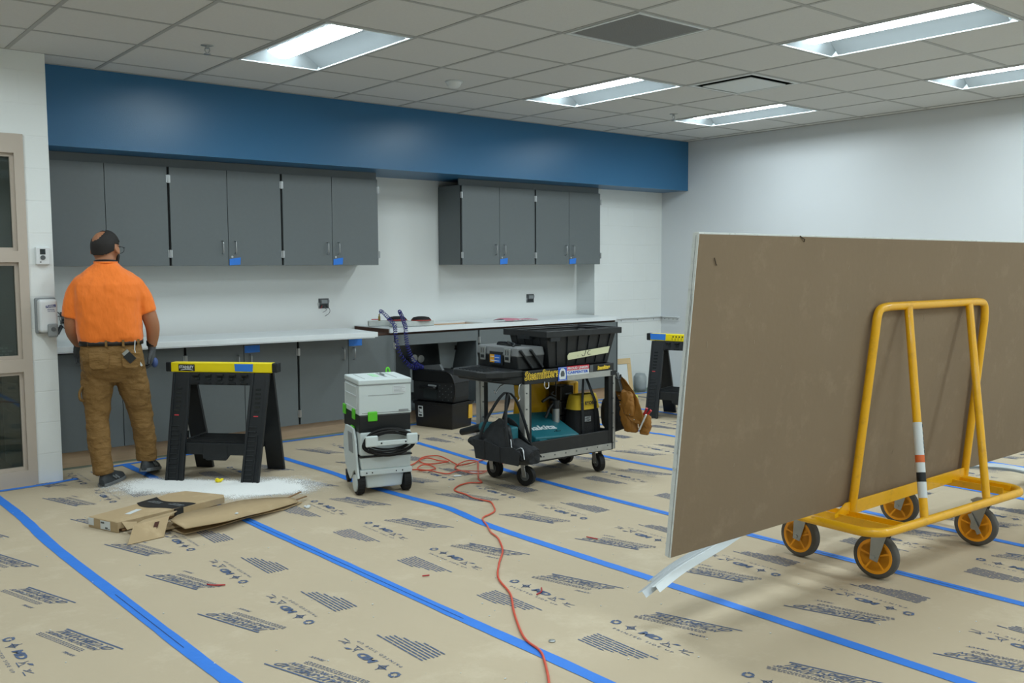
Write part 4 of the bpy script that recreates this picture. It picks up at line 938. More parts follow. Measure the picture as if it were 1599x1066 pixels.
obj('hook', MB().tube(smooth_path([(-.006, .14, .66), (-.05, .14, .65), (-.08, .14, .64), (-.10, .14, .62), (-.12, .14, .60), (-.13, .14, .615)], 5), .004, 8), M['steel'], t)
obj('shackle', MB().tube(smooth_path([(.16, -.005, .66), (.15, -.015, .635), (.165, -.018, .618), (.185, -.015, .628), (.19, -.008, .655)], 5), .0035, 8), M['steel'], t)

# tote with the JC label
t = thing('storage_tote', 'open black ribbed tote with a masking tape name strip on top of the cart', 'tote', (4.225, 4.60, .744))
def tote(z0, z1, bx, by, tx, ty, th):
    b = MB(); v = []
    for z, x, y in ((z0, bx, by), (z1, tx, ty), (z1, tx - th, ty - th), (z0 + th, bx - th, by - th)): v += [(-x, -y, z), (x, -y, z), (x, y, z), (-x, y, z)]
    f = [(3, 2, 1, 0), (12, 13, 14, 15)]
    for k in range(4):
        k2 = (k + 1) % 4; f += [(k, k2, 4 + k2, 4 + k), (4 + k, 4 + k2, 8 + k2, 8 + k), (8 + k, 8 + k2, 12 + k2, 12 + k)]
    return b.add(v, f)
obj('tub', tote(0, .215, .262, .155, .312, .188, .005), cb, t, bev=.006)
b = MB()
for k in range(6):
    x = -.20 + k * .085; b.hexa([(x - .003, -.165, .01), (x + .003, -.165, .01), (x + .003, -.155, .01), (x - .003, -.155, .01)], [(x * 1.15 - .003, -.194, .20), (x * 1.15 + .003, -.194, .20), (x * 1.15 + .003, -.184, .20), (x * 1.15 - .003, -.184, .20)])
for k in range(4):
    y = -.10 + k * .07
    for s in (-1, 1):
        bb = [(s * .258 - .006, y - .003, .01), (s * .258 + .006, y - .003, .01), (s * .258 + .006, y + .003, .01), (s * .258 - .006, y + .003, .01)]; b.hexa(bb, [(p[0] + s * .048, p[1] * 1.1, .20) for p in bb])
obj('ribs', b, M['black'], t)
b = MB()
for x0, x1, y0, y1 in ((-.335, .335, -.212, -.184), (-.335, .335, .184, .212), (-.335, -.306, -.184, .184), (.306, .335, -.184, .184)): b.box(x0, x1, y0, y1, .218, .226)
for x0, x1, y0, y1 in ((-.338, .338, -.216, -.208), (-.338, .338, .208, .216), (-.338, -.330, -.208, .208), (.330, .338, -.208, .208)): b.box(x0, x1, y0, y1, .195, .236)
obj('rim', b, cb, t, bev=.004)
obj('rim_lugs', MB().box(-.346, -.30, -.06, .06, .18, .20).box(-.30, -.22, -.214, -.196, .17, .205).box(-.05, .0, -.205, -.19, .236, .242).box(.30, .346, -.06, .06, .18, .2), M['black'], t)
q = obj('masking_label', MB().prism([(-.125, .052), (-.118, .040), (.243, .066), (.252, .110), (-.115, .086), (-.128, .068)], (0, -.158 - .012, 0), (1, 0, 0), (0, -.15, 1), (0, -.001, 0)), mat('cream_masking_tape', 'd7d9b4', .7), t)
b = MB(); o = Vector((.015, -.1712, .0)) 
V_ = Vector((0, -.15, 1)); 
def ink(pts): b.tube([tuple(Vector((x, -.1715, 0)) + V_ * z) for x, z in pts], .002, 6)
ink([(.0, .068), (.012, .058), (.024, .062), (.03, .078), (.032, .095)]); ink([(.075, .092), (.058, .092), (.05, .078), (.056, .066), (.078, .066)]); ink([(-.035, .063), (-.034, .060)])
obj('label_writing', b, M['black'], q)
b = MB(); rr = random.Random(3)
for k in range(5): b.ell((rr.uniform(-.2, .2), rr.uniform(-.1, .1), .03), .05, .04, .03, 10, 6)
obj('contents', b, M['black'], t)
# hand toolbox
t = thing('toolbox', 'grey and black toolbox with metal latches at the left end of the cart top', 'toolbox', (3.705, 4.455, .744))
obj('body', MB().hexa([(.012, 0, 0), (.215, 0, 0), (.215, .40, 0), (.012, .40, 0)], [(0, 0, .085), (.225, 0, .085), (.225, .41, .085), (0, .41, .085)]), cb, t, bev=.006)
tg = mat('dusty_grey_plastic', '6c6f70', .55, var=.1, scale=12)
obj('lid', MB().hexa([(-.003, -.004, .082), (.228, -.004, .082), (.228, .414, .082), (-.003, .414, .082)], [(.006, .004, .137), (.220, .004, .137), (.220, .406, .137), (.006, .406, .137)]), tg, t, bev=.008, seg=3)
obj('front_recess', MB().box(-.006, .01, .14, .27, .02, .105), M['black'], t, bev=.003)
q = obj('front_label', MB().box(-.0085, -.006, .155, .215, .035, .085), mat('label_blue', '2a62b8', .4), t)
obj('label_yellow_half', MB().box(-.0085, -.006, .215, .262, .035, .085), mat('label_amber', 'd99a2e', .4), q)
obj('label_lines', MB().box(-.0095, -.0085, .165, .255, .045, .049).box(-.0095, -.0085, .165, .21, .065, .069).box(-.0095, -.0085, .22, .255, .07, .074), wh, q)
for y in (.06, .31):
    l = obj('latch', MB().prism([(y, .045), (y + .05, .045), (y + .055, .13), (y - .005, .13)], (-.012, 0, 0), (0, 1, 0), (0, 0, 1), (.010, 0, 0)), M['dullsteel'], t, bev=.002)
    obj('latch_slots', MB().box(-.0135, -.012, y + .008, y + .042, .058, .078).box(-.0135, -.012, y + .012, y + .016, .09, .12).box(-.0135, -.012, y + .034, y + .038, .09, .12), M['black'], l)
for x in (.06, .145):
    obj('side_strut', MB().beam((x - .045, -.012, .125), (x + .055, -.012, .005), .014, .022, (0, 1, 0)), M['black'], t, bev=.004)
obj('carry_handle', MB().tube(smooth_path([(.05, .10, .138), (.07, .11, .152), (.10, .20, .156), (.10, .30, .152), (.11, .33, .138)], 5), .007, 8).box(.08, .15, .14, .30, .137, .146), M['black'], t)
# bit driver lying on the lid
t = thing('screwdriver', 'thin black screwdriver lying across the top of the grey toolbox', 'screwdriver', (3.80, 4.66, .904), R(60))
obj('handle', MB().cyl((-.07, 0, 0), (.0, 0, 0), .008, 10), M['black'], t); obj('shaft', MB().cyl((0, 0, 0), (.07, 0, -.002), .003, 8), M['steel'], t)
# teal power tool case, lying tilted on the lower shelf
teal = mat('teal_plastic', '1d6672', .45, var=.08, scale=10)
t = thing('power_tool_case', 'teal plastic power tool case lying tilted on the lower cart shelf', 'case', (3.80, 4.452, .226)); t.rotation_euler = (R(20), R(3), 0)
obj('body', MB().box(0, .42, 0, .32, 0, .045).box(.02, .40, -.006, .33, .045, .095), teal, t, bev=.01, seg=3)
obj('lid_edge', MB().box(-.004, .424, -.004, .324, .045, .053), teal, t, bev=.002)
for x in (.08, .32): obj('latch', MB().box(x - .03, x + .03, -.014, -.004, .02, .08), teal, t, bev=.003)
b = MB(); put_text(b, 'makita', (.01, .09, .0956), (1, 0, 0), (0, 1, 0), .27, .055, 0, .03, .15); obj('lettering', b, wh, t)
obj('side_label', MB().box(-.0055, -.0035, .06, .16, .06, .085), bl, t)
b = MB().tube([(.22, .05, .096), (.26, .07, .097), (.24, .05, .097), (.28, .055, .097)], .002, 5); obj('marker_scribble', b, M['black'], t)
# yellow sheet, caulk gun, organizer, duffel, roll
ym = mat('deep_yellow_plastic', 'dba80c', .45, var=.12, scale=5)
b = MB(); P = []
for i in range(13):
    P.append([(.0 + .46 * i / 12, .012 * math.sin(i * 1.3 + j * .8) , .335 * j / 8) for j in range(9)])
tag(at(obj('yellow_bag', b.grid(P), ym, solid=.012, sub=1), 3.96, 4.80, .275), 'creased yellow plastic bag hanging along the back of the cart', 'bag')
t = thing('yellow_bucket', 'narrow yellow plastic tub at the back of the cart behind the duffel', 'bucket', (4.425, 4.77, .178))
obj('shell', MB().box(-.04, .07, -.04, .06, 0, .41), ym, t, bev=.012, seg=3)
obj('ribs', MB().box(-.03, -.024, -.044, -.04, .02, .40).box(.03, .036, -.044, -.04, .02, .40), ym, t)
t = thing('caulk_gun', 'black caulk gun with a steel barrel hanging under the cart top', 'caulk gun', (4.16, 4.60, .36))
obj('barrel', MB().cyl((.0, 0, -.09), (.0, 0, .09), .026, 20), M['dullsteel'], t)
obj('frame', MB().cyl((0, 0, .085), (0, 0, .14), .029, 20).tube([(0, 0, .12), (0, 0, .295)], .004, 8), M['black'], t)
obj('trigger_grip', MB().tube(smooth_path([(-.0, 0, .14), (-.05, 0, .165), (-.10, 0, .15), (-.12, 0, .14)], 5), .010, 8).tube(smooth_path([(-.0, 0, .13), (-.05, 0, .10), (-.08, 0, .05), (-.095, 0, .03)], 5), .009, 8).tube(smooth_path([(.0, 0, .165), (-.04, 0, .185), (-.02, 0, .2)], 4), .006, 8), M['black'], t)
t = thing('parts_organizer', 'black stacked parts organizer behind the caulk gun on the lower shelf', 'organizer', (4.31, 4.70, .178))
for k in range(4):
    d = obj('drawer', MB().box(-.07, .05, -.06, .06, .004 + k * .10, .10 + k * .10), bp, t, bev=.005)
    obj('drawer_pull', MB().box(-.035, .02, -.072, -.06, .045 + k * .10, .055 + k * .10), M['dgreyp'], d)
t = thing('tool_duffel', 'black and yellow open top tool bag on the lower shelf, right side', 'bag', (4.345, 4.60, .178))
dk = mat('black_nylon', '131416', .85, var=.2, scale=20, bump=.2, bscale=80); yn = mat('yellow_nylon', 'c9ab2a', .8, var=.1, bump=.2, bscale=60)
def loftbag(secs, n=20, e=.6):
    """secs: (y, cx, cz, rx, rz) rounded sections along y"""
    rg = []
    for (y, cx, cz, rx, rz) in secs:
        rg.append([(cx + rx * math.copysign(abs(math.cos(a)) ** e, math.cos(a)), y, cz + rz * math.copysign(abs(math.sin(a)) ** e, math.sin(a))) for a in [2 * PI * k / n for k in range(n)]])
    return MB().loft(rg)
b = MB(); rg = []
for z, rx, ry in ((0, .10, .06), (.02, .125, .085), (.12, .125, .085), (.22, .115, .075), (.26, .11, .065)):
    rg.append([(.0 + .04 + rx * math.copysign(abs(math.cos(a)) ** .6, math.cos(a)), -.02 + ry * math.copysign(abs(math.sin(a)) ** .6, math.sin(a)), z) for a in [2 * PI * k / 20 for k in range(20)]])
obj('body', b.loft(rg), dk, t)
rg = []
for z, rx, ry in ((.25, .117, .077), (.30, .112, .068), (.345, .104, .05), (.345, .09, .04)):
    rg.append([(.04 + rx * math.copysign(abs(math.cos(a)) ** .6, math.cos(a)), -.02 + ry * math.copysign(abs(math.sin(a)) ** .6, math.sin(a)), z) for a in [2 * PI * k / 20 for k in range(20)]])
yb_ = obj('yellow_band', MB().loft(rg, cap=False), yn, t)
b = MB(); put_text(b, 'RYOBI', (-.02, -.108, .285), (1, 0, 0), (0, -.0, 1), .085, .022, 0, .05); obj('lettering', b, M['black'], yb_)
b = MB()
for x in (-.035, .085): b.beam((x, -.106, .05), (x, -.098, .30), .022, .004, (0, 1, 0)).beam((x, -.098, .30), (.03 if x < 0 else .05, -.04, .47), .02, .004, (0, 1, 0))
obj('strap', b, M['black'], t)
obj('sewn_label', MB().box(-.02, .035, -.108, -.1045, .17, .205), M['greyp'], t)
b = MB()
for k in range(4): b.box(-.016 + (k % 2) * .01, .02 + .01 * (k % 2), -.1095, -.108, .174 + k * .008, .177 + k * .008)
obj('label_marks', b, M['screen'], t)
tag(at(obj('tape_roll', MB().lathe([(.022, 0), (.045, 0), (.045, .04), (.022, .04)], 24), mat('dirty_brown_roll', '5b5346', .7, var=.2)), 4.28, 4.50, .178), 'dirty round roll behind the teal case on the lower shelf', 'roll')
tag(at(obj('white_rod', MB().cyl((-.07, .0, 0), (.10, -.02, .012), .004, 8), wh), 4.36, 4.47, .182), 'thin white rod lying on the lower shelf in front of the duffel', 'rod')
# round dark bag hanging behind the leather pouch, at the cart end
t = thing('hanging_bag', 'rounded black cloth bag hanging at the right end of the cart', 'bag', (4.60, 4.52, .26))
obj('body', loftbag([(-.10, .02, .11, .02, .05), (-.08, .03, .11, .045, .10), (0, .035, .11, .06, .13), (.08, .03, .11, .045, .10), (.10, .02, .11, .02, .05)]), dk, t)
obj('strap', MB().tube(smooth_path([(.02, -.05, .20), (-.01, -.02, .30), (-.04, .0, .37), (-.094, .0, .40)], 5), .007, 8), dk, t)

# black canvas bag hanging at the handle end
cv = mat('faded_black_canvas', '1b1e21', .8, var=.25, scale=6, dirt='33383b', dscale=5, bump=.5, bscale=14)
t = thing('canvas_tool_bag', 'sagging black canvas tool bag hanging from hooks at the left end of the cart', 'bag', (3.60, 4.44, .16))
rg = []
for k in range(15):
    q = k / 14; y = -.27 + .60 * q; bot = .035 * (2 * q - 1) ** 2 + .02 + .05 * max(0, q - .6) * 2; top = .14 + .05 * math.sin(PI * q) ** .8 - .0 * q; w = .072 * math.sin(PI * (.12 + .76 * q)) ** .5
    w *= 1 + .06 * math.sin(k * 2.3)
    rg.append([(w * (1.0 + .12 * math.sin(2 * a + k)) * math.copysign(abs(math.cos(a)) ** .7, math.cos(a)), y + .006 * math.sin(k * 3 + a * 2), (bot + top) / 2 + (top - bot) / 2 * math.copysign(abs(math.sin(a)) ** .75, math.sin(a))) for a in [2 * PI * j / 24 for j in range(24)]])
crumple(obj('body', MB().loft(rg), cv, t, sub=2), .06, .022)
obj('side_pocket', MB().prism([(-.22, .045), (.20, .03), (.23, .15), (.10, .155), (-.04, .135), (-.17, .15), (-.235, .13)], (-.079, 0, 0), (0, 1, 0), (0, 0, 1), (-.006, 0, 0)), cv, t, bev=.003)
obj('seams', MB().tube([(-.0865, -.05, .035), (-.0865, -.045, .14)], .0025, 6).tube([(-.0865, .10, .035), (-.0865, .105, .15)], .0025, 6), M['rubber'], t)
for pts in ([(-.075, .19, .12), (-.07, .12, .26), (-.045, .03, .40), (-.02, -.01, .455), (0, -.02, .46)], [(-.08, -.13, .12), (-.07, -.09, .25), (-.03, -.04, .38), (0, -.02, .46)], [(.07, -.16, .12), (.06, -.12, .26), (.05, -.05, .40), (.02, -.02, .455)], [(.07, .16, .12), (.06, .10, .27), (.04, .02, .40), (.0, -.02, .455)]):
    Q = smooth_path(pts, 5); b = MB(); W_ = Vector((0, 1, 0)); P = [[tuple(p - W_ * .013), tuple(p + W_ * .013)] for p in Q]
    obj('strap', b.grid(P), cv, t, solid=.004)
for sx in (-1, 1):
    P = []
    for i in range(17):
        q = i / 16; y = -.25 + .47 * q; top = .10 + .22 * max(0, 1 - abs(q - .56) / .5) ** .9 + .012 * math.sin(q * 19)
        P.append([(sx * (.076 - .045 * (v / 5) ** 1.3 * (top - .05) / .25) + .004 * math.sin(q * 23 + v), y, .08 + (top - .08) * v / 5) for v in range(6)])
    crumple(obj('side_panel', MB().grid(P), cv, t, solid=.005, sub=1), .05, .02)
obj('zip_edge', MB().tube(smooth_path([(-.07, -.26, .09), (-.055, -.22, .15), (-.075, -.16, .13), (-.06, -.12, .19)], 5), .004, 6), M['steel'], t)
t = thing('cordless_blower', 'teal and black blower with a long nozzle sticking out of the canvas bag', 'power tool', (3.60, 4.55, .38))
obj('housing', MB().cyl((0, -.10, .0), (0, .12, -.005), .052, 18, 0, .034).box(-.03, .03, -.20, -.11, -.05, .035), teal, t, bev=.012, seg=3)
obj('nozzle', MB().cyl((.0, .10, .0), (-.01, .33, -.065), .028, 16, 0, .022), M['black'], t)
obj('grip', MB().tube(smooth_path([(-.01, -.12, .02), (-.04, -.18, .03), (-.04, -.2, -.03), (-.03, -.22, -.08)], 5), .018, 8), M['black'], t)
# leather pouch
lt = mat('tan_leather', '946425', .62, var=.22, scale=9, bump=.3, bscale=30, dirt='6a4218', dscale=5)
t = thing('leather_tool_pouch', 'worn tan leather tool pouch hanging at the right end of the cart', 'pouch', (4.62, 4.33, .26))
P = []
for i in range(13):
    q = i / 12; P.append([(.0 + .02 * math.sin(q * 5) + .01 * math.sin(v * 4), .155 - .14 * q - .10 * q * q + (v - .5) * (.05 + .16 * math.sin(PI * min(1, q * .75 + .1))), .39 - .33 * q + .03 * (v - .5)) for v in [k / 8 for k in range(9)]])
crumple(obj('back_panel', MB().grid(P), lt, t, solid=.005, sub=1), .05, .02)
def pocket(cy, cx, z0, z1, ry, rx, lean):
    rg = []
    for k in range(9):
        q = k / 8; s = (.45 + .55 * math.sin(PI * (.18 + .55 * q))) * 1.0; rg.append([(cx + rx * s * math.cos(a) * (1 + .05 * math.sin(3 * a + k)), cy + lean * q + ry * s * math.sin(a), z0 + (z1 - z0) * q + .012 * math.sin(a * 2) * q) for a in [2 * PI * j / 18 for j in range(18)]])
    return MB().loft(rg, cap=False).add(rg[0], [tuple(range(17, -1, -1))])
crumple(obj('pocket', pocket(.03, .02, .005, .21, .070, .045, .075), lt, t, solid=.004, sub=1), .045, .028)
crumple(obj('pocket', pocket(-.075, .03, .0, .13, .045, .035, -.01), lt, t, solid=.004, sub=1), .04, .022)
crumple(obj('pocket', pocket(.02, -.015, .12, .28, .055, .026, .03), lt, t, solid=.004, sub=1), .04, .025)
b = MB()
for y, z in ((.10, .25), (.05, .14), (.00, .13), (-.04, .10), (.09, .19)): b.ell((-.035, y, z), .004, .004, .004, 8, 6)
obj('rivets', b, M['steel'], t)
obj('belt_strap', MB().hexa([(-.012, .10, .27), (.012, .10, .27), (.012, .155, .27), (-.012, .155, .27)], [(-.012, .145, .40), (.012, .145, .40), (.012, .175, .40), (-.012, .175, .40)]), M['dgreyp'], t, bev=.004)
t = thing('pliers', 'red handled pliers standing in the leather pouch', 'pliers', (4.64, 4.245, .35))
for d in (0, -.035): obj('grip', MB().tube(smooth_path([(0, d * .3 + .02, -.0), (0, d * .8 + .0, .05), (0, d - .02, .09 - abs(d) * .3)], 4), .009, 8), M['red'], t)
obj('jaws', MB().cyl((0, .02, -.07), (0, .015, .0), .008, 8), M['steel'], t)
tag(at(obj('marker', MB().cyl((0, .03, -.06), (0, -.03, .05), .006, 10), wh), 4.60, 4.225, .355), 'pale grey marker tilted beside the red pliers in the pouch', 'marker')
tag(at(obj('glove_cuff', MB().ell((0, 0, 0), .025, .032, .03, 10, 7), mat('lime_fabric', 'b9c94a', .8, var=.3, scale=40)), 4.66, 4.36, .49), 'lime green fabric tucked into the top of the leather pouch', 'glove')

# ---------------------------------------------------------------- drywall cart, sheets, corner beads
yp = mat('chipped_yellow_paint', 'ecb008', .38, var=.06, scale=10, dirt='b98418', dscale=14, coat=.3)
t = thing('drywall_cart', 'yellow tubular drywall cart on four yellow rimmed casters', 'cart', (4.30, 2.28, .004), 0)
def L_(x, y, z): return (x - 4.30, y - 2.28, z - .004)
def rounded(c, r, z):
    out = []
    for i, (x, y) in enumerate(c):
        a0 = (180, 270, 0, 90)[i]
        cx = x + (r if i in (0, 3) else -r); cy = y + (r if i in (0, 1) else -r)
        for k in range(7): a = R(a0 + 15 * k); out.append(L_(cx + r * math.cos(a), cy + r * math.sin(a), z))
    return out[18:] + out[:18]
obj('deck_rail', MB().tube(rounded([(3.63, 2.0), (4.93, 1.94), (4.95, 2.66), (3.65, 2.66)], .10, .258), .020, 14, 0, True), yp, t)
top = smooth_path([L_(3.885, 2.183, 1.10), L_(3.898, 2.182, 1.165), L_(3.925, 2.181, 1.192), L_(3.99, 2.181, 1.20)], 5)
top2 = smooth_path([L_(4.85, 2.181, 1.198), L_(4.92, 2.181, 1.19), L_(4.945, 2.182, 1.16), L_(4.95, 2.183, 1.10)], 5)
obj('back_frame', MB().tube([L_(3.868, 2.268, .262)] + top + top2 + [L_(4.968, 2.268, .262)], .0195, 14), yp, t)
pole = obj('front_strut', MB().tube([L_(4.147, 2.172, 1.192), L_(3.995, 1.99, .262)], .0185, 14), yp, t)
def sp(q): a = Vector(L_(4.147, 2.172, 1.192)); c = Vector(L_(3.995, 1.99, .262)); return tuple(a.lerp(c, q))
sl = obj('sleeve_sticker', MB().cyl(sp(.551), sp(.90), .0197, 18), wh, pole)
obj('orange_band', MB().cyl(sp(.703), sp(.737), .0201, 18), mat('orange_band', 'd9672e', .5), sl)
obj('black_band', MB().cyl(sp(.783), sp(.826), .0201, 18), M['black'], sl)
b = MB()
for k, q in enumerate((.565, .60, .625, .645, .665, .685)): c = Vector(sp(q)); d = (Vector(sp(.9)) - Vector(sp(.5))).normalized(); b.beam(tuple(c + Vector((.0095, -.0172, 0)) - d * .007), tuple(c + Vector((.0095, -.0172, 0)) + d * .007), .004, .006)
obj('sleeve_lettering', b, M['dgreyp'], sl)
obj('front_strut', MB().tube([L_(4.75, 2.172, 1.188), L_(4.568, 1.975, .262)], .0185, 14), yp, t)
obj('lower_bar', MB().box(*[v for p in zip(L_(3.87, 2.262, 0)[:1], L_(4.97, 2.262, 0)[:1]) for v in p], -.022, -.012, .256, .312).box(-.43, .67, -.022, .02, .252, .258), yp, t, bev=.002)
for x in (3.80, 4.86):
    obj('deck_channel', MB().box(x - 4.30 - .045, x - 4.30 + .045, -.275, .362, .236, .242).box(x - 4.30 - .045, x - 4.30 - .039, -.275, .362, .242, .270).box(x - 4.30 + .039, x - 4.30 + .045, -.275, .362, .242, .270), yp, t)
    obj('gusset', MB().prism([(-.02, .256), (.12, .256), (.12, .27), (.03, .31), (-.02, .31)], (x - 4.30 + (.045 if x < 4 else -.05), -.01, 0), (-1 if x < 4 else -1, 0, 0), (0, 0, 1), (0, -.006, 0)), yp, t)
for (x, y, rot, brake) in ((3.83, 2.12, .10, 0), (4.66, 2.06, .12, 1), (3.85, 2.52, -.06, 0), (4.74, 2.50, .16, 0)):
    cx, cy, cz = L_(x, y, .104); c, s = math.cos(rot), math.sin(rot); ax = Vector((c, s, 0)); C0 = Vector((cx, cy, cz))
    fr_ = ax.cross(Vector((0, 0, 1)))
    T = Matrix((( -ax.x, fr_.x, 0, cx), (-ax.y, fr_.y, 0, cy), (0, 0, 1, cz), (0, 0, 0, 1)))
    def wl_(prof, seg=40):   # lathe around the axle
        Tm = Matrix.Translation(C0) @ ax.to_track_quat('Z', 'Y').to_matrix().to_4x4(); return MB().lathe(prof, seg, 0, Tm)
    w = obj('wheel', wl_([(.078, -.021), (.096, -.020), (.1, -.012), (.1, .012), (.096, .020), (.078, .021), (.078, -.021)]), mat('grey_rubber_tyre', '55534f', .6, var=.1, scale=8), t)
    rim = wl_([(.066, -.022), (.079, -.023), (.080, .023), (.066, .022), (.066, -.022)])
    Tm = Matrix.Translation(C0) @ ax.to_track_quat('Z', 'Y').to_matrix().to_4x4()
    rim.lathe([(0, -.013), (.068, -.013), (.068, .013), (0, .013)], 32, 0, Tm).lathe([(0, -.026), (.022, -.026), (.024, .026), (0, .026)], 20, 0, Tm)
    for k in range(5):
        a = 2 * PI * k / 5 + .3; p0 = Tm @ Vector((.018 * math.cos(a), .018 * math.sin(a), 0)); p1 = Tm @ Vector((.07 * math.cos(a), .07 * math.sin(a), 0)); rim.beam(p0, p1, .009, .046, ax)
    obj('rim', rim, mat('orange_yellow_rim', 'f4a010', .45, var=.06), w, bev=.0015)
    b = MB(); lean = Vector((.0, -.035, 0))
    for q in (-1, 1):
        a0 = C0 + ax * q * .031; b.hexa(*[[tuple(p) for p in (a0 + Vector(v) for v in vv)] for vv in ([(-.002, -.018, -.02), (.002, -.018, -.02), (.002, .018, -.012), (-.002, .018, -.012)], [(-.002, -.065, .128), (.002, -.065, .128), (.002, .012, .128), (-.002, .012, .128)])])
    b.box(cx - .036, cx + .036, cy - .07, cy + .015, cz + .125, cz + .132).cyl(tuple(C0 - ax * .037), tuple(C0 + ax * .037), .008, 10)
    fk = obj('caster_fork', b, M['dullsteel'], w)
    if brake: obj('brake_lever', MB().beam(tuple(C0 - ax * .04 + Vector((0, .02, .06))), tuple(C0 - ax * .045 + Vector((0, -.03, -.03))), .02, .006, (1, 0, 0)).cyl(tuple(C0 - ax * .034), tuple(C0 - ax * .042), .016, 12), M['dullsteel'], w)
# sheets lean on the back frame: bottom edge on the deck, top towards the frame
bp_ = mat('brown_board_paper', '877661', .85, spec=.2, var=.07, scale=2.5, dirt='9b8a74', dscale=6, bump=.1, bscale=30)
ed = mat('white_board_edge', 'd3d8d6', .7, var=.15, scale=30, dirt='8d938f', dscale=25)
gy = mat('gypsum_core', 'dfe2df', .85, var=.1)
lean = math.atan2(.1207, 1.2131)
for k, (lb, x) in enumerate((('front brown faced drywall sheet leaning on the yellow cart', 2.653), ('rear drywall sheet, hidden behind the front one on the cart', 2.660))):
    t = thing('drywall_sheet', lb, 'drywall', (x, 2.293 + .0165 * k, .292 - .0 * k)); t.rotation_euler = (lean, 0, 0)
    obj('core', MB().box(.0015, 3.655, .0008, .0150, .0, 1.219), gy, t)
    obj('back_paper', MB().box(0.0005, 3.656, .0, .0008, .0005, 1.2145), bp_, t)
    obj('face_paper', MB().box(0, 3.6565, .0150, .0158, 0, 1.2195), ed, t)
    obj('end_tape', MB().box(-.001, .0015, -.0003, .0158, 0, 1.2195).box(0, 3.656, -.0004, .0158, 1.2145, 1.2205), ed, t)
    if k == 0:
        obj('tape_seam', MB().box(-.0016, -.001, .006, .0075, .0, 1.0).box(-.0016, -.001, .011, .012, .4, 1.21), M['dgreyp'], t)
        b = MB(); rr = random.Random(6)
        for i in range(14):
            x = rr.uniform(.1, 2.6); z = rr.uniform(.1, 1.15); a = rr.uniform(-.5, .5); L = rr.uniform(.01, .03)
            b.beam((x, -.0008, z), (x + L * math.sin(a), -.0008, z + L * math.cos(a)), .0015, .0008, (0, 1, 0))
        obj('scuff_marks', b, mat('scuffed_paper', 'a99a86', .9), t)
        obj('torn_paper_nick', MB().tube([(.095, -.003, 1.13), (.10, -.006, 1.115), (.107, -.004, 1.105), (.115, -.002, 1.104)], .0018, 6).tube([(.62, -.001, 1.217), (.645, -.008, 1.205), (.65, -.003, 1.195)], .0025, 6), mat('torn_brown_paper', '4e4132', .9), t)
bm2 = mat('pale_metal_bead', 'c2c8cc', .4, metal=.35, var=.05)
for k, (dy, dz, dx, lb) in enumerate(((0, 0, 0, 'nearest white corner bead drooping off the cart below the drywall'), (.045, .008, .10, 'middle white corner bead of the three under the drywall'), (-.028, .018, .045, 'upper white corner bead of the three under the drywall'))):
    C_ = smooth_path([(2.615 + dx, 2.40 + dy, .140 + dz), (2.80 + dx, 2.425 + dy, .176 + dz), (3.05 + dx, 2.44 + dy, .213 + dz), (3.36, 2.45 + dy, .262 + dz), (3.75, 2.46 + dy, .290 + dz), (4.3, 2.47 + dy, .296 + dz), (4.9, 2.47 + dy, .290 + dz), (5.4, 2.46 + dy, .235 + dz), (5.9, 2.44 + dy, .15 + dz), (6.3, 2.42 + dy, .05 + dz)], 5)
    P = [[tuple(p + Vector((0, -.022, -.016))), tuple(p + Vector((0, -.003, .0))), tuple(p + Vector((0, 0, .003))), tuple(p + Vector((0, .003, .0))), tuple(p + Vector((0, .022, -.008)))] for p in C_]
    o = obj('corner_bead', MB().grid(P, 0, False), bm2 if k != 2 else M['offwhite'], solid=.0012); tag(o, lb, 'corner bead', 'corner beads on the cart')
t = thing('wall_bracket', 'small dark bracket on the pale wall at the right edge of the picture', 'bracket', (XR - .002, 3.40, 1.43))
obj('plate', MB().box(-.012, 0, -.05, .03, -.02, .05), M['dgreyp'], t); obj('arm', MB().box(-.05, -.012, -.04, .01, .0, .012).box(-.03, -.02, -.03, -.02, -.06, .0), M['greyp'], t)

# ---------------------------------------------------------------- the man at the counter
skin = mat('tanned_skin', 'a56f4e', .55, var=.08, scale=14); hairm = mat('short_dark_hair', '1d1815', .75, var=.3, scale=60, bump=.2, bscale=260)
shirt = mat('orange_work_shirt', 'f57a1c', .75, var=.05, scale=6, sheen=.2, bump=1, bscale=8, stretch=(1, 1, .42), bdist=.035)
pant = mat('brown_duck_trousers', '7d5d2f', .8, var=.14, scale=9, bump=1, bscale=11, stretch=(.7, 1, 1.5), bdist=.03); leath = mat('black_belt_leather', '17130f', .45)
glv = mat('grey_knit_glove', '4a4d50', .85, var=.25, scale=60, bump=.3, bscale=150); shoe = mat('grey_black_shoe', '33373a', .7, var=.35, scale=30); sole = mat('grey_rubber_sole', '6a6e70', .6)
man = thing('person', 'standing man seen from behind in orange t-shirt, brown trousers and work gloves', 'person', (1.87, 6.27, .0035), R(-16))
def ring(c, rx, ry, n=24, e=1.0, tilt=(0, 0), rot=0):
    """a level ring of radius rx, ry; e < 1 squares it; tilt lifts z with x and y"""
    out = []
    for k in range(n):
        a = 2 * PI * k / n; x = rx * math.copysign(abs(math.cos(a)) ** e, math.cos(a)); y = ry * math.copysign(abs(math.sin(a)) ** e, math.sin(a))
        x, y = x * math.cos(rot) - y * math.sin(rot), x * math.sin(rot) + y * math.cos(rot)
        out.append((c[0] + x, c[1] + y, c[2] + x * tilt[0] + y * tilt[1]))
    return out
def limb(pts, seg=16):
    """tapered round limb through (x, y, z, r)"""
    P = smooth_path([p[:3] for p in pts], 5); n = len(pts) - 1; r = []
    for i in range(len(P)):
        q = i / 5; k = min(int(q), n - 1); f = q - k; r.append(pts[k][3] * (1 - f) + pts[k + 1][3] * f)
    return P, r
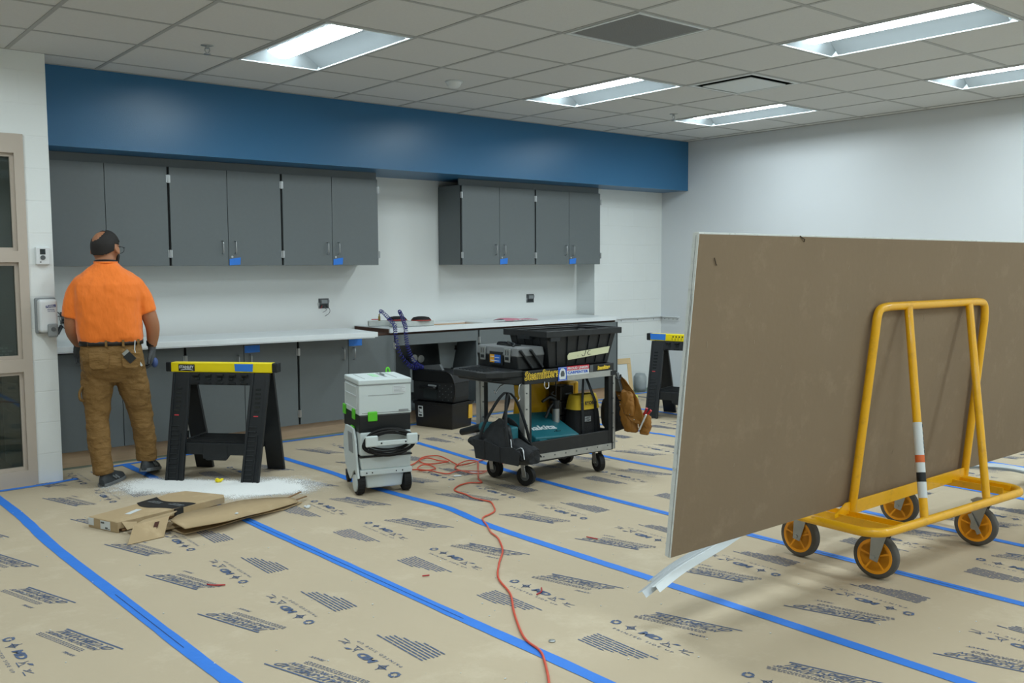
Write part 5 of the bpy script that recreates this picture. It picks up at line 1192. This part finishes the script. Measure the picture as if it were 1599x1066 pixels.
# --- skin: torso core, neck, head, arms down to the wrists in one surface
b = MB()
b.loft([ring((-.04, .0, .70), .13, .10), ring((-.04, 0, .92), .155, .115), ring((-.045, 0, 1.15), .165, .115), ring((-.048, .0, 1.30), .155, .10), ring((-.05, .005, 1.37), .10, .075), ring((-.052, .01, 1.42), .062, .062), ring((-.055, .018, 1.47), .058, .062)])
HA = R(-30); HC = Vector((-.052, .035, 1.515)); HT = Matrix.Translation(HC) @ Matrix.Rotation(HA, 4, 'Z') @ Matrix.Rotation(R(-7), 4, 'X')
def H(x, y, z): return tuple(HT @ Vector((x, y, z)))
def hring(z, rx, y0, y1, n=20, e=1): return [H(rx * math.cos(a), (y0 + y1) / 2 + (y1 - y0) / 2 * math.sin(a), z) for a in [2 * PI * k / n for k in range(n)]]
b.loft([hring(-.115, .035, .01, .075), hring(-.10, .052, -.02, .092), hring(-.075, .062, -.06, .098), hring(-.045, .070, -.082, .098), hring(-.01, .0745, -.092, .097), hring(.03, .0765, -.096, .096), hring(.06, .071, -.088, .088), hring(.085, .055, -.068, .068), hring(.10, .03, -.04, .04), hring(.104, .008, -.01, .01)])
b.loft([[H(x, y, z) for x, y, z in q] for q in ([(-.008, .09, .02), (.008, .09, .02), (.006, .10, .018), (-.006, .10, .018)], [(-.016, .09, -.03), (.016, .09, -.03), (.010, .122, -.026), (-.010, .122, -.026)], [(-.012, .09, -.04), (.012, .09, -.04), (.006, .11, -.038), (-.006, .11, -.038)])])   # nose
for s in (-1, 1):    # ears
    T = HT @ Matrix.Translation((s * .083, -.004, -.008)) @ Matrix.Rotation(R(12), 4, 'X')
    b.lathe([(0, -.006), (.016, -.007), (.021, 0), (.016, .006), (0, .003)], 16, 0, T @ Matrix.Rotation(s * R(72), 4, 'Y') @ Matrix.Diagonal((1.8, 1.15, 1.3, 1)))
LARM = [(-.19, .0, 1.30, .060), (-.245, .01, 1.16, .053), (-.262, .02, 1.05, .047), (-.262, .045, .985, .043), (-.245, .13, .93, .038), (-.232, .19, .895, .029)]
RARM = [(.09, .0, 1.30, .060), (.162, .0, 1.16, .054), (.202, .0, 1.05, .048), (.214, .012, .99, .044), (.212, .03, .93, .038), (.206, .045, .875, .029)]
for A in (LARM, RARM): P, r = limb(A); b.tube(P, r, 14)
obj('body', b, skin, man, remesh=.006, smooth=4)
# --- hair: band round the back and sides, bald crown
b = MB(); V = []; NU, NV = 48, 30
for i in range(NV + 1):
    for j in range(NU):
        th = 2 * PI * j / NU; z = -.092 + .204 * i / NV
        zz = max(0, min(1, (z - .01) / .104)); rr_ = math.sqrt(max(0, 1 - zz * zz)) if z > .01 else 1 - .22 * ((.01 - z) / .1) ** 1.5
        V.append((.0800 * rr_ * math.cos(th), .1005 * rr_ * math.sin(th) + .001, z))
F = []; bald = Vector((-.30, -.62, .74)).normalized()
for i in range(NV):
    for j in range(NU):
        q = (i * NU + j, i * NU + (j + 1) % NU, (i + 1) * NU + (j + 1) % NU, (i + 1) * NU + j); c = sum((Vector(V[k]) for k in q), Vector()) / 4
        d = Vector((c.x / .08, c.y / .1, (c.z - .01) / .104)).normalized()
        if d.angle(bald) < .62 or (c.y > .03 and c.z < .045) or c.z < -.058 + .045 * (abs(c.x) / .078) ** 3 or (abs(c.x) > .055 and abs(c.y) < .028 and c.z < .026): continue
        F.append(q)
obj('hair', MB().add([H(*v) for v in V], F, 0, True), hairm, man, solid=.008, sub=1)
b = MB(); P = []
for i in range(9):
    row = []
    for j in range(17):
        th = R(6 + 168 * j / 16); q = i / 8; z = -.035 - .078 * q; w = .071 - .018 * q * q; fy = .096 - .006 * q
        row.append(H((w + .006) * math.cos(th), (.008 + fy * math.sin(th)) if math.sin(th) > 0 else .02 * math.sin(th), z))
    P.append(row)
obj('beard', b.grid(P), hairm, man, solid=.006, sub=1)
gb = obj('glasses', MB().tube([H(.083, -.005, .012), H(.083, .06, .014), H(.078, .100, .014)], .0018, 6).tube([H(-.083, -.005, .012), H(-.083, .06, .014), H(-.078, .100, .014)], .0018, 6)
         .tube([H(.042 + .030 * math.cos(a), .112 - .010 * math.cos(a), .002 + .021 * math.sin(a)) for a in [2 * PI * k / 18 for k in range(18)]], .0016, 6, 0, True)
         .tube([H(-.042 + .030 * math.cos(a), .112 + .010 * math.cos(a), .002 + .021 * math.sin(a)) for a in [2 * PI * k / 18 for k in range(18)]], .0016, 6, 0, True).tube([H(-.012, .113, .008), H(.012, .113, .008)], .0016, 6), M['black'], man)
obj('eyes', MB().ell(H(.031, .084, .008), .012, .012, .011, 12, 8).ell(H(-.031, .084, .008), .012, .012, .011, 12, 8), M['offwhite'], man)
# --- shirt: one draped surface with sleeves
b = MB()
TB = [((-.038, 0, .905), .186, .128), ((-.038, -.004, .945), .197, .140), ((-.043, -.006, 1.0), .196, .142), ((-.048, -.008, 1.10), .197, .140), ((-.05, -.010, 1.20), .202, .136), ((-.05, -.006, 1.28), .200, .125), ((-.050, .0, 1.325), .182, .108), ((-.052, .004, 1.365), .142, .088), ((-.053, .008, 1.402), .088, .072), ((-.053, .01, 1.422), .066, .066)]
b.loft([ring(c, rx, ry, 32, .85) for c, rx, ry in TB])
for A in ([(-.15, 0, 1.30, .078), (-.200, .004, 1.262, .072), (-.242, .01, 1.18, .066), (-.262, .016, 1.075, .062)], [(.05, 0, 1.30, .078), (.108, .002, 1.262, .072), (.155, .002, 1.18, .066), (.182, .0, 1.095, .062)]):
    P, r = limb(A); b.tube(P, r, 18)
sh = obj('t_shirt', b, shirt, man, remesh=.0075, smooth=5)
tx = bpy.data.textures.new('shirt_folds', 'CLOUDS'); tx.noise_scale = .08; tx.noise_depth = 1
dm_ = sh.modifiers.new('d', 'DISPLACE'); dm_.texture = tx; dm_.strength = .013; dm_.mid_level = .5; dm_.texture_coords = 'LOCAL'
obj('collar_band', MB().tube([p for p in ring((-.053, .012, 1.424), .066, .066, 26, 1, (0, .05))], .007, 8, 0, True), shirt, man)
obj('lanyard', MB().tube(ring((-.053, .016, 1.430), .066, .065, 26, 1, (0, -.1)), .0055, 8, 0, True), M['black'], man)
# --- trousers
b = MB()
b.loft([ring((-.025, .01, .66), .10, .085, 28, .9), ring((-.030, .01, .69), .165, .118, 28, .8), ring((-.034, .0, .75), .190, .140, 28, .8), ring((-.037, -.004, .82), .190, .140, 28, .8), ring((-.038, .0, .90), .182, .126, 28, .85), ring((-.038, .0, .925), .181, .124, 28, .85)])
LL_ = [(-.125, .01, .72, .100), (-.130, .005, .62, .095), (-.136, .0, .50, .078), (-.140, -.01, .42, .071), (-.132, -.035, .28, .070), (-.122, -.055, .15, .066), (-.116, -.06, .075, .066)]
RL_ = [(.062, .01, .72, .100), (.083, .02, .62, .097), (.112, .05, .50, .080), (.124, .06, .42, .073), (.142, .075, .28, .070), (.152, .095, .18, .066), (.153, .105, .115, .066)]
for A in (LL_, RL_): P, r = limb(A); b.tube(P, r, 20)
for (x, y, z, r) in ((-.118, -.06, .10, .070), (-.124, -.055, .145, .070), (-.13, -.04, .205, .071), (.153, .10, .14, .069), (.150, .092, .185, .070), (.145, .08, .24, .070)):   # stacked creases
    b.lathe([(r * .6, -.012), (r - .003, -.004), (r - .004, .008), (r * .6, .014)], 20, 0, Matrix.Translation((x, y, z)) @ Matrix.Rotation(R(10), 4, 'Y'))
tr = obj('trousers', b, pant, man, remesh=.0075, smooth=4)
tx2 = bpy.data.textures.new('trouser_folds', 'CLOUDS'); tx2.noise_scale = .07; tx2.noise_depth = 2
dm_ = tr.modifiers.new('d', 'DISPLACE'); dm_.texture = tx2; dm_.strength = .022; dm_.mid_level = .5; dm_.texture_coords = 'LOCAL'
obj('belt', MB().loft([ring((-.038, 0, .898), .190, .133, 30, .85), ring((-.038, 0, .928), .190, .133, 30, .85)], cap=False), leath, man, solid=.004)
b = MB()
for x, y in ((-.07, -.138), (.03, -.138), (.12, -.112), (-.17, -.10)): b.box(x - .007, x + .007, y - .004, y + .004, .892, .934)
obj('belt_loops', b, pant, man)
for x0, x1 in ((-.17, -.06), (.02, .125)):
    obj('back_pocket', MB().prism([(x0, .77), (x0 + .02, .755), (x1 - .02, .755), (x1, .77), (x1 + .005, .85), (x0 - .003, .86)], (0, -.190, 0), (1, 0, 0), (0, .05, 1), (0, .014, 0)), pant, man, bev=.004)
obj('hammer_loop', MB().tube(smooth_path([(-.215, -.03, .64), (-.235, -.04, .60), (-.232, -.05, .56), (-.21, -.03, .545)], 5), .009, 8), pant, man)
obj('wallet', MB().beam((.045, -.150, .845), (.085, -.146, .80), .05, .016, (0, 1, 0)), M['black'], man)
obj('metal_clip', MB().beam((.035, -.152, .862), (.052, -.150, .843), .042, .012, (0, 1, 0)), M['dullsteel'], man)
obj('key', MB().beam((.115, -.145, .80), (.135, -.142, .765), .012, .004, (0, 1, 0)).cyl((.108, -.148, .812), (.108, -.142, .812), .012, 12).tube([(.10, -.138, .93), (.095, -.143, .87), (.105, -.146, .82)], .003, 6), wh, man)
# --- shoes
for (hx, hy, hz, tx_, ty, tz) in ((-.118, -.105, .0, -.01, .125, .0), (.135, .045, .045, .215, .29, .004)):
    a = Vector((hx, hy, hz)); c = Vector((tx_, ty, tz)); d = (c - a); L_n = d.length; d.normalize(); n = Vector((d.y, -d.x, 0)).normalized(); up = n.cross(d)
    if up.z < 0: up = -up
    secs = [(-.02, .018, .03), (.0, .034, .075), (.05, .038, .088), (.09, .040, .085), (.14, .045, .062), (.19, .047, .045), (.235, .040, .035), (.262, .02, .022)]
    rg = []
    for q, w, h in secs:
        p = a + d * q * (L_n / .255)
        rg.append([tuple(p + n * w * math.copysign(abs(math.cos(t_)) ** .8, math.cos(t_)) + up * (.018 + (h if math.sin(t_) > 0 else .012) * math.sin(t_))) for t_ in [2 * PI * k / 16 for k in range(16)]])
    s_ = obj('shoe', MB().loft(rg), shoe, man, sub=1)
    rg = []
    for q, w, h in secs:
        p = a + d * q * (L_n / .255); w = w + .003
        rg.append([tuple(p + n * i * w + up * z) for i, z in ((-1, .0), (1, .0), (1, .022), (-1, .022))])
    obj('shoe_sole', MB().loft(rg, 0, False), sole, s_, bev=.004)
    obj('shoe_stripes', MB().beam(tuple(a + d * .05 + n * .040 + up * .06), tuple(a + d * .10 + n * .043 + up * .035), .004, .010).beam(tuple(a + d * .08 + n * .042 + up * .06), tuple(a + d * .13 + n * .046 + up * .03), .004, .010), sole, s_)
# --- gloved hands: palm, four unequal fingers, thumb from the side
def hand(name, W_, fwd, side, nrm, curl, label):
    W_ = Vector(W_); f = Vector(fwd).normalized(); n = Vector(nrm); n = (n - f * n.dot(f)).normalized(); s = n.cross(f) * side
    b = MB(); b.loft([[tuple(W_ + f * q + s * w * math.cos(a) + n * h * math.sin(a)) for a in [2 * PI * k / 14 for k in range(14)]] for q, w, h in ((-.035, .034, .030), (-.01, .032, .026), (.02, .040, .022), (.06, .045, .019), (.088, .043, .016))])
    for i, (o_, L) in enumerate(((.032, .068), (.011, .078), (-.011, .073), (-.031, .058))):
        p = W_ + f * .075 + s * o_; dr = f.copy(); pts = [p]; ax = s
        for k in range(4):
            dr = (Matrix.Rotation(curl * (.25 + .25 * k) * side * (1 + .12 * i), 3, ax) @ dr).normalized(); pts.append(pts[-1] + dr * L / 3.6)
        b.tube(pts, [.0105, .010, .0098, .009, .0075], 8)
    p = W_ + f * .02 + s * .034; dr = (f * .75 + s * .7 + n * -.15).normalized(); b.tube([p, p + dr * .03, p + dr * .052 + f * .008, p + dr * .062 + f * .028], [.013, .012, .011, .0085], 8)
    o = obj(name, b, glv, man, remesh=.0035, smooth=2)
    obj('glove_cuff', MB().loft([[tuple(W_ + f * q + s * r * math.cos(a) + n * r * .88 * math.sin(a)) for a in [2 * PI * k / 14 for k in range(14)]] for q, r in ((-.05, .036), (-.045, .038), (-.02, .037), (-.015, .035))]), M['rubber'], o)
    return o
hand('left_glove', (-.230, .205, .880), (.06, .55, -.75), -1, (0, .8, .55), .45, '')
rg_ = hand('right_glove', (.206, .05, .862), (.0, .12, -1), -1, (1, -.25, 0), .55, '')
obj('blue_grip_pad', MB().ell((.220, .055, .765), .022, .036, .034, 14, 8), mat('slate_blue_rubber', '3f5488', .6), rg_)
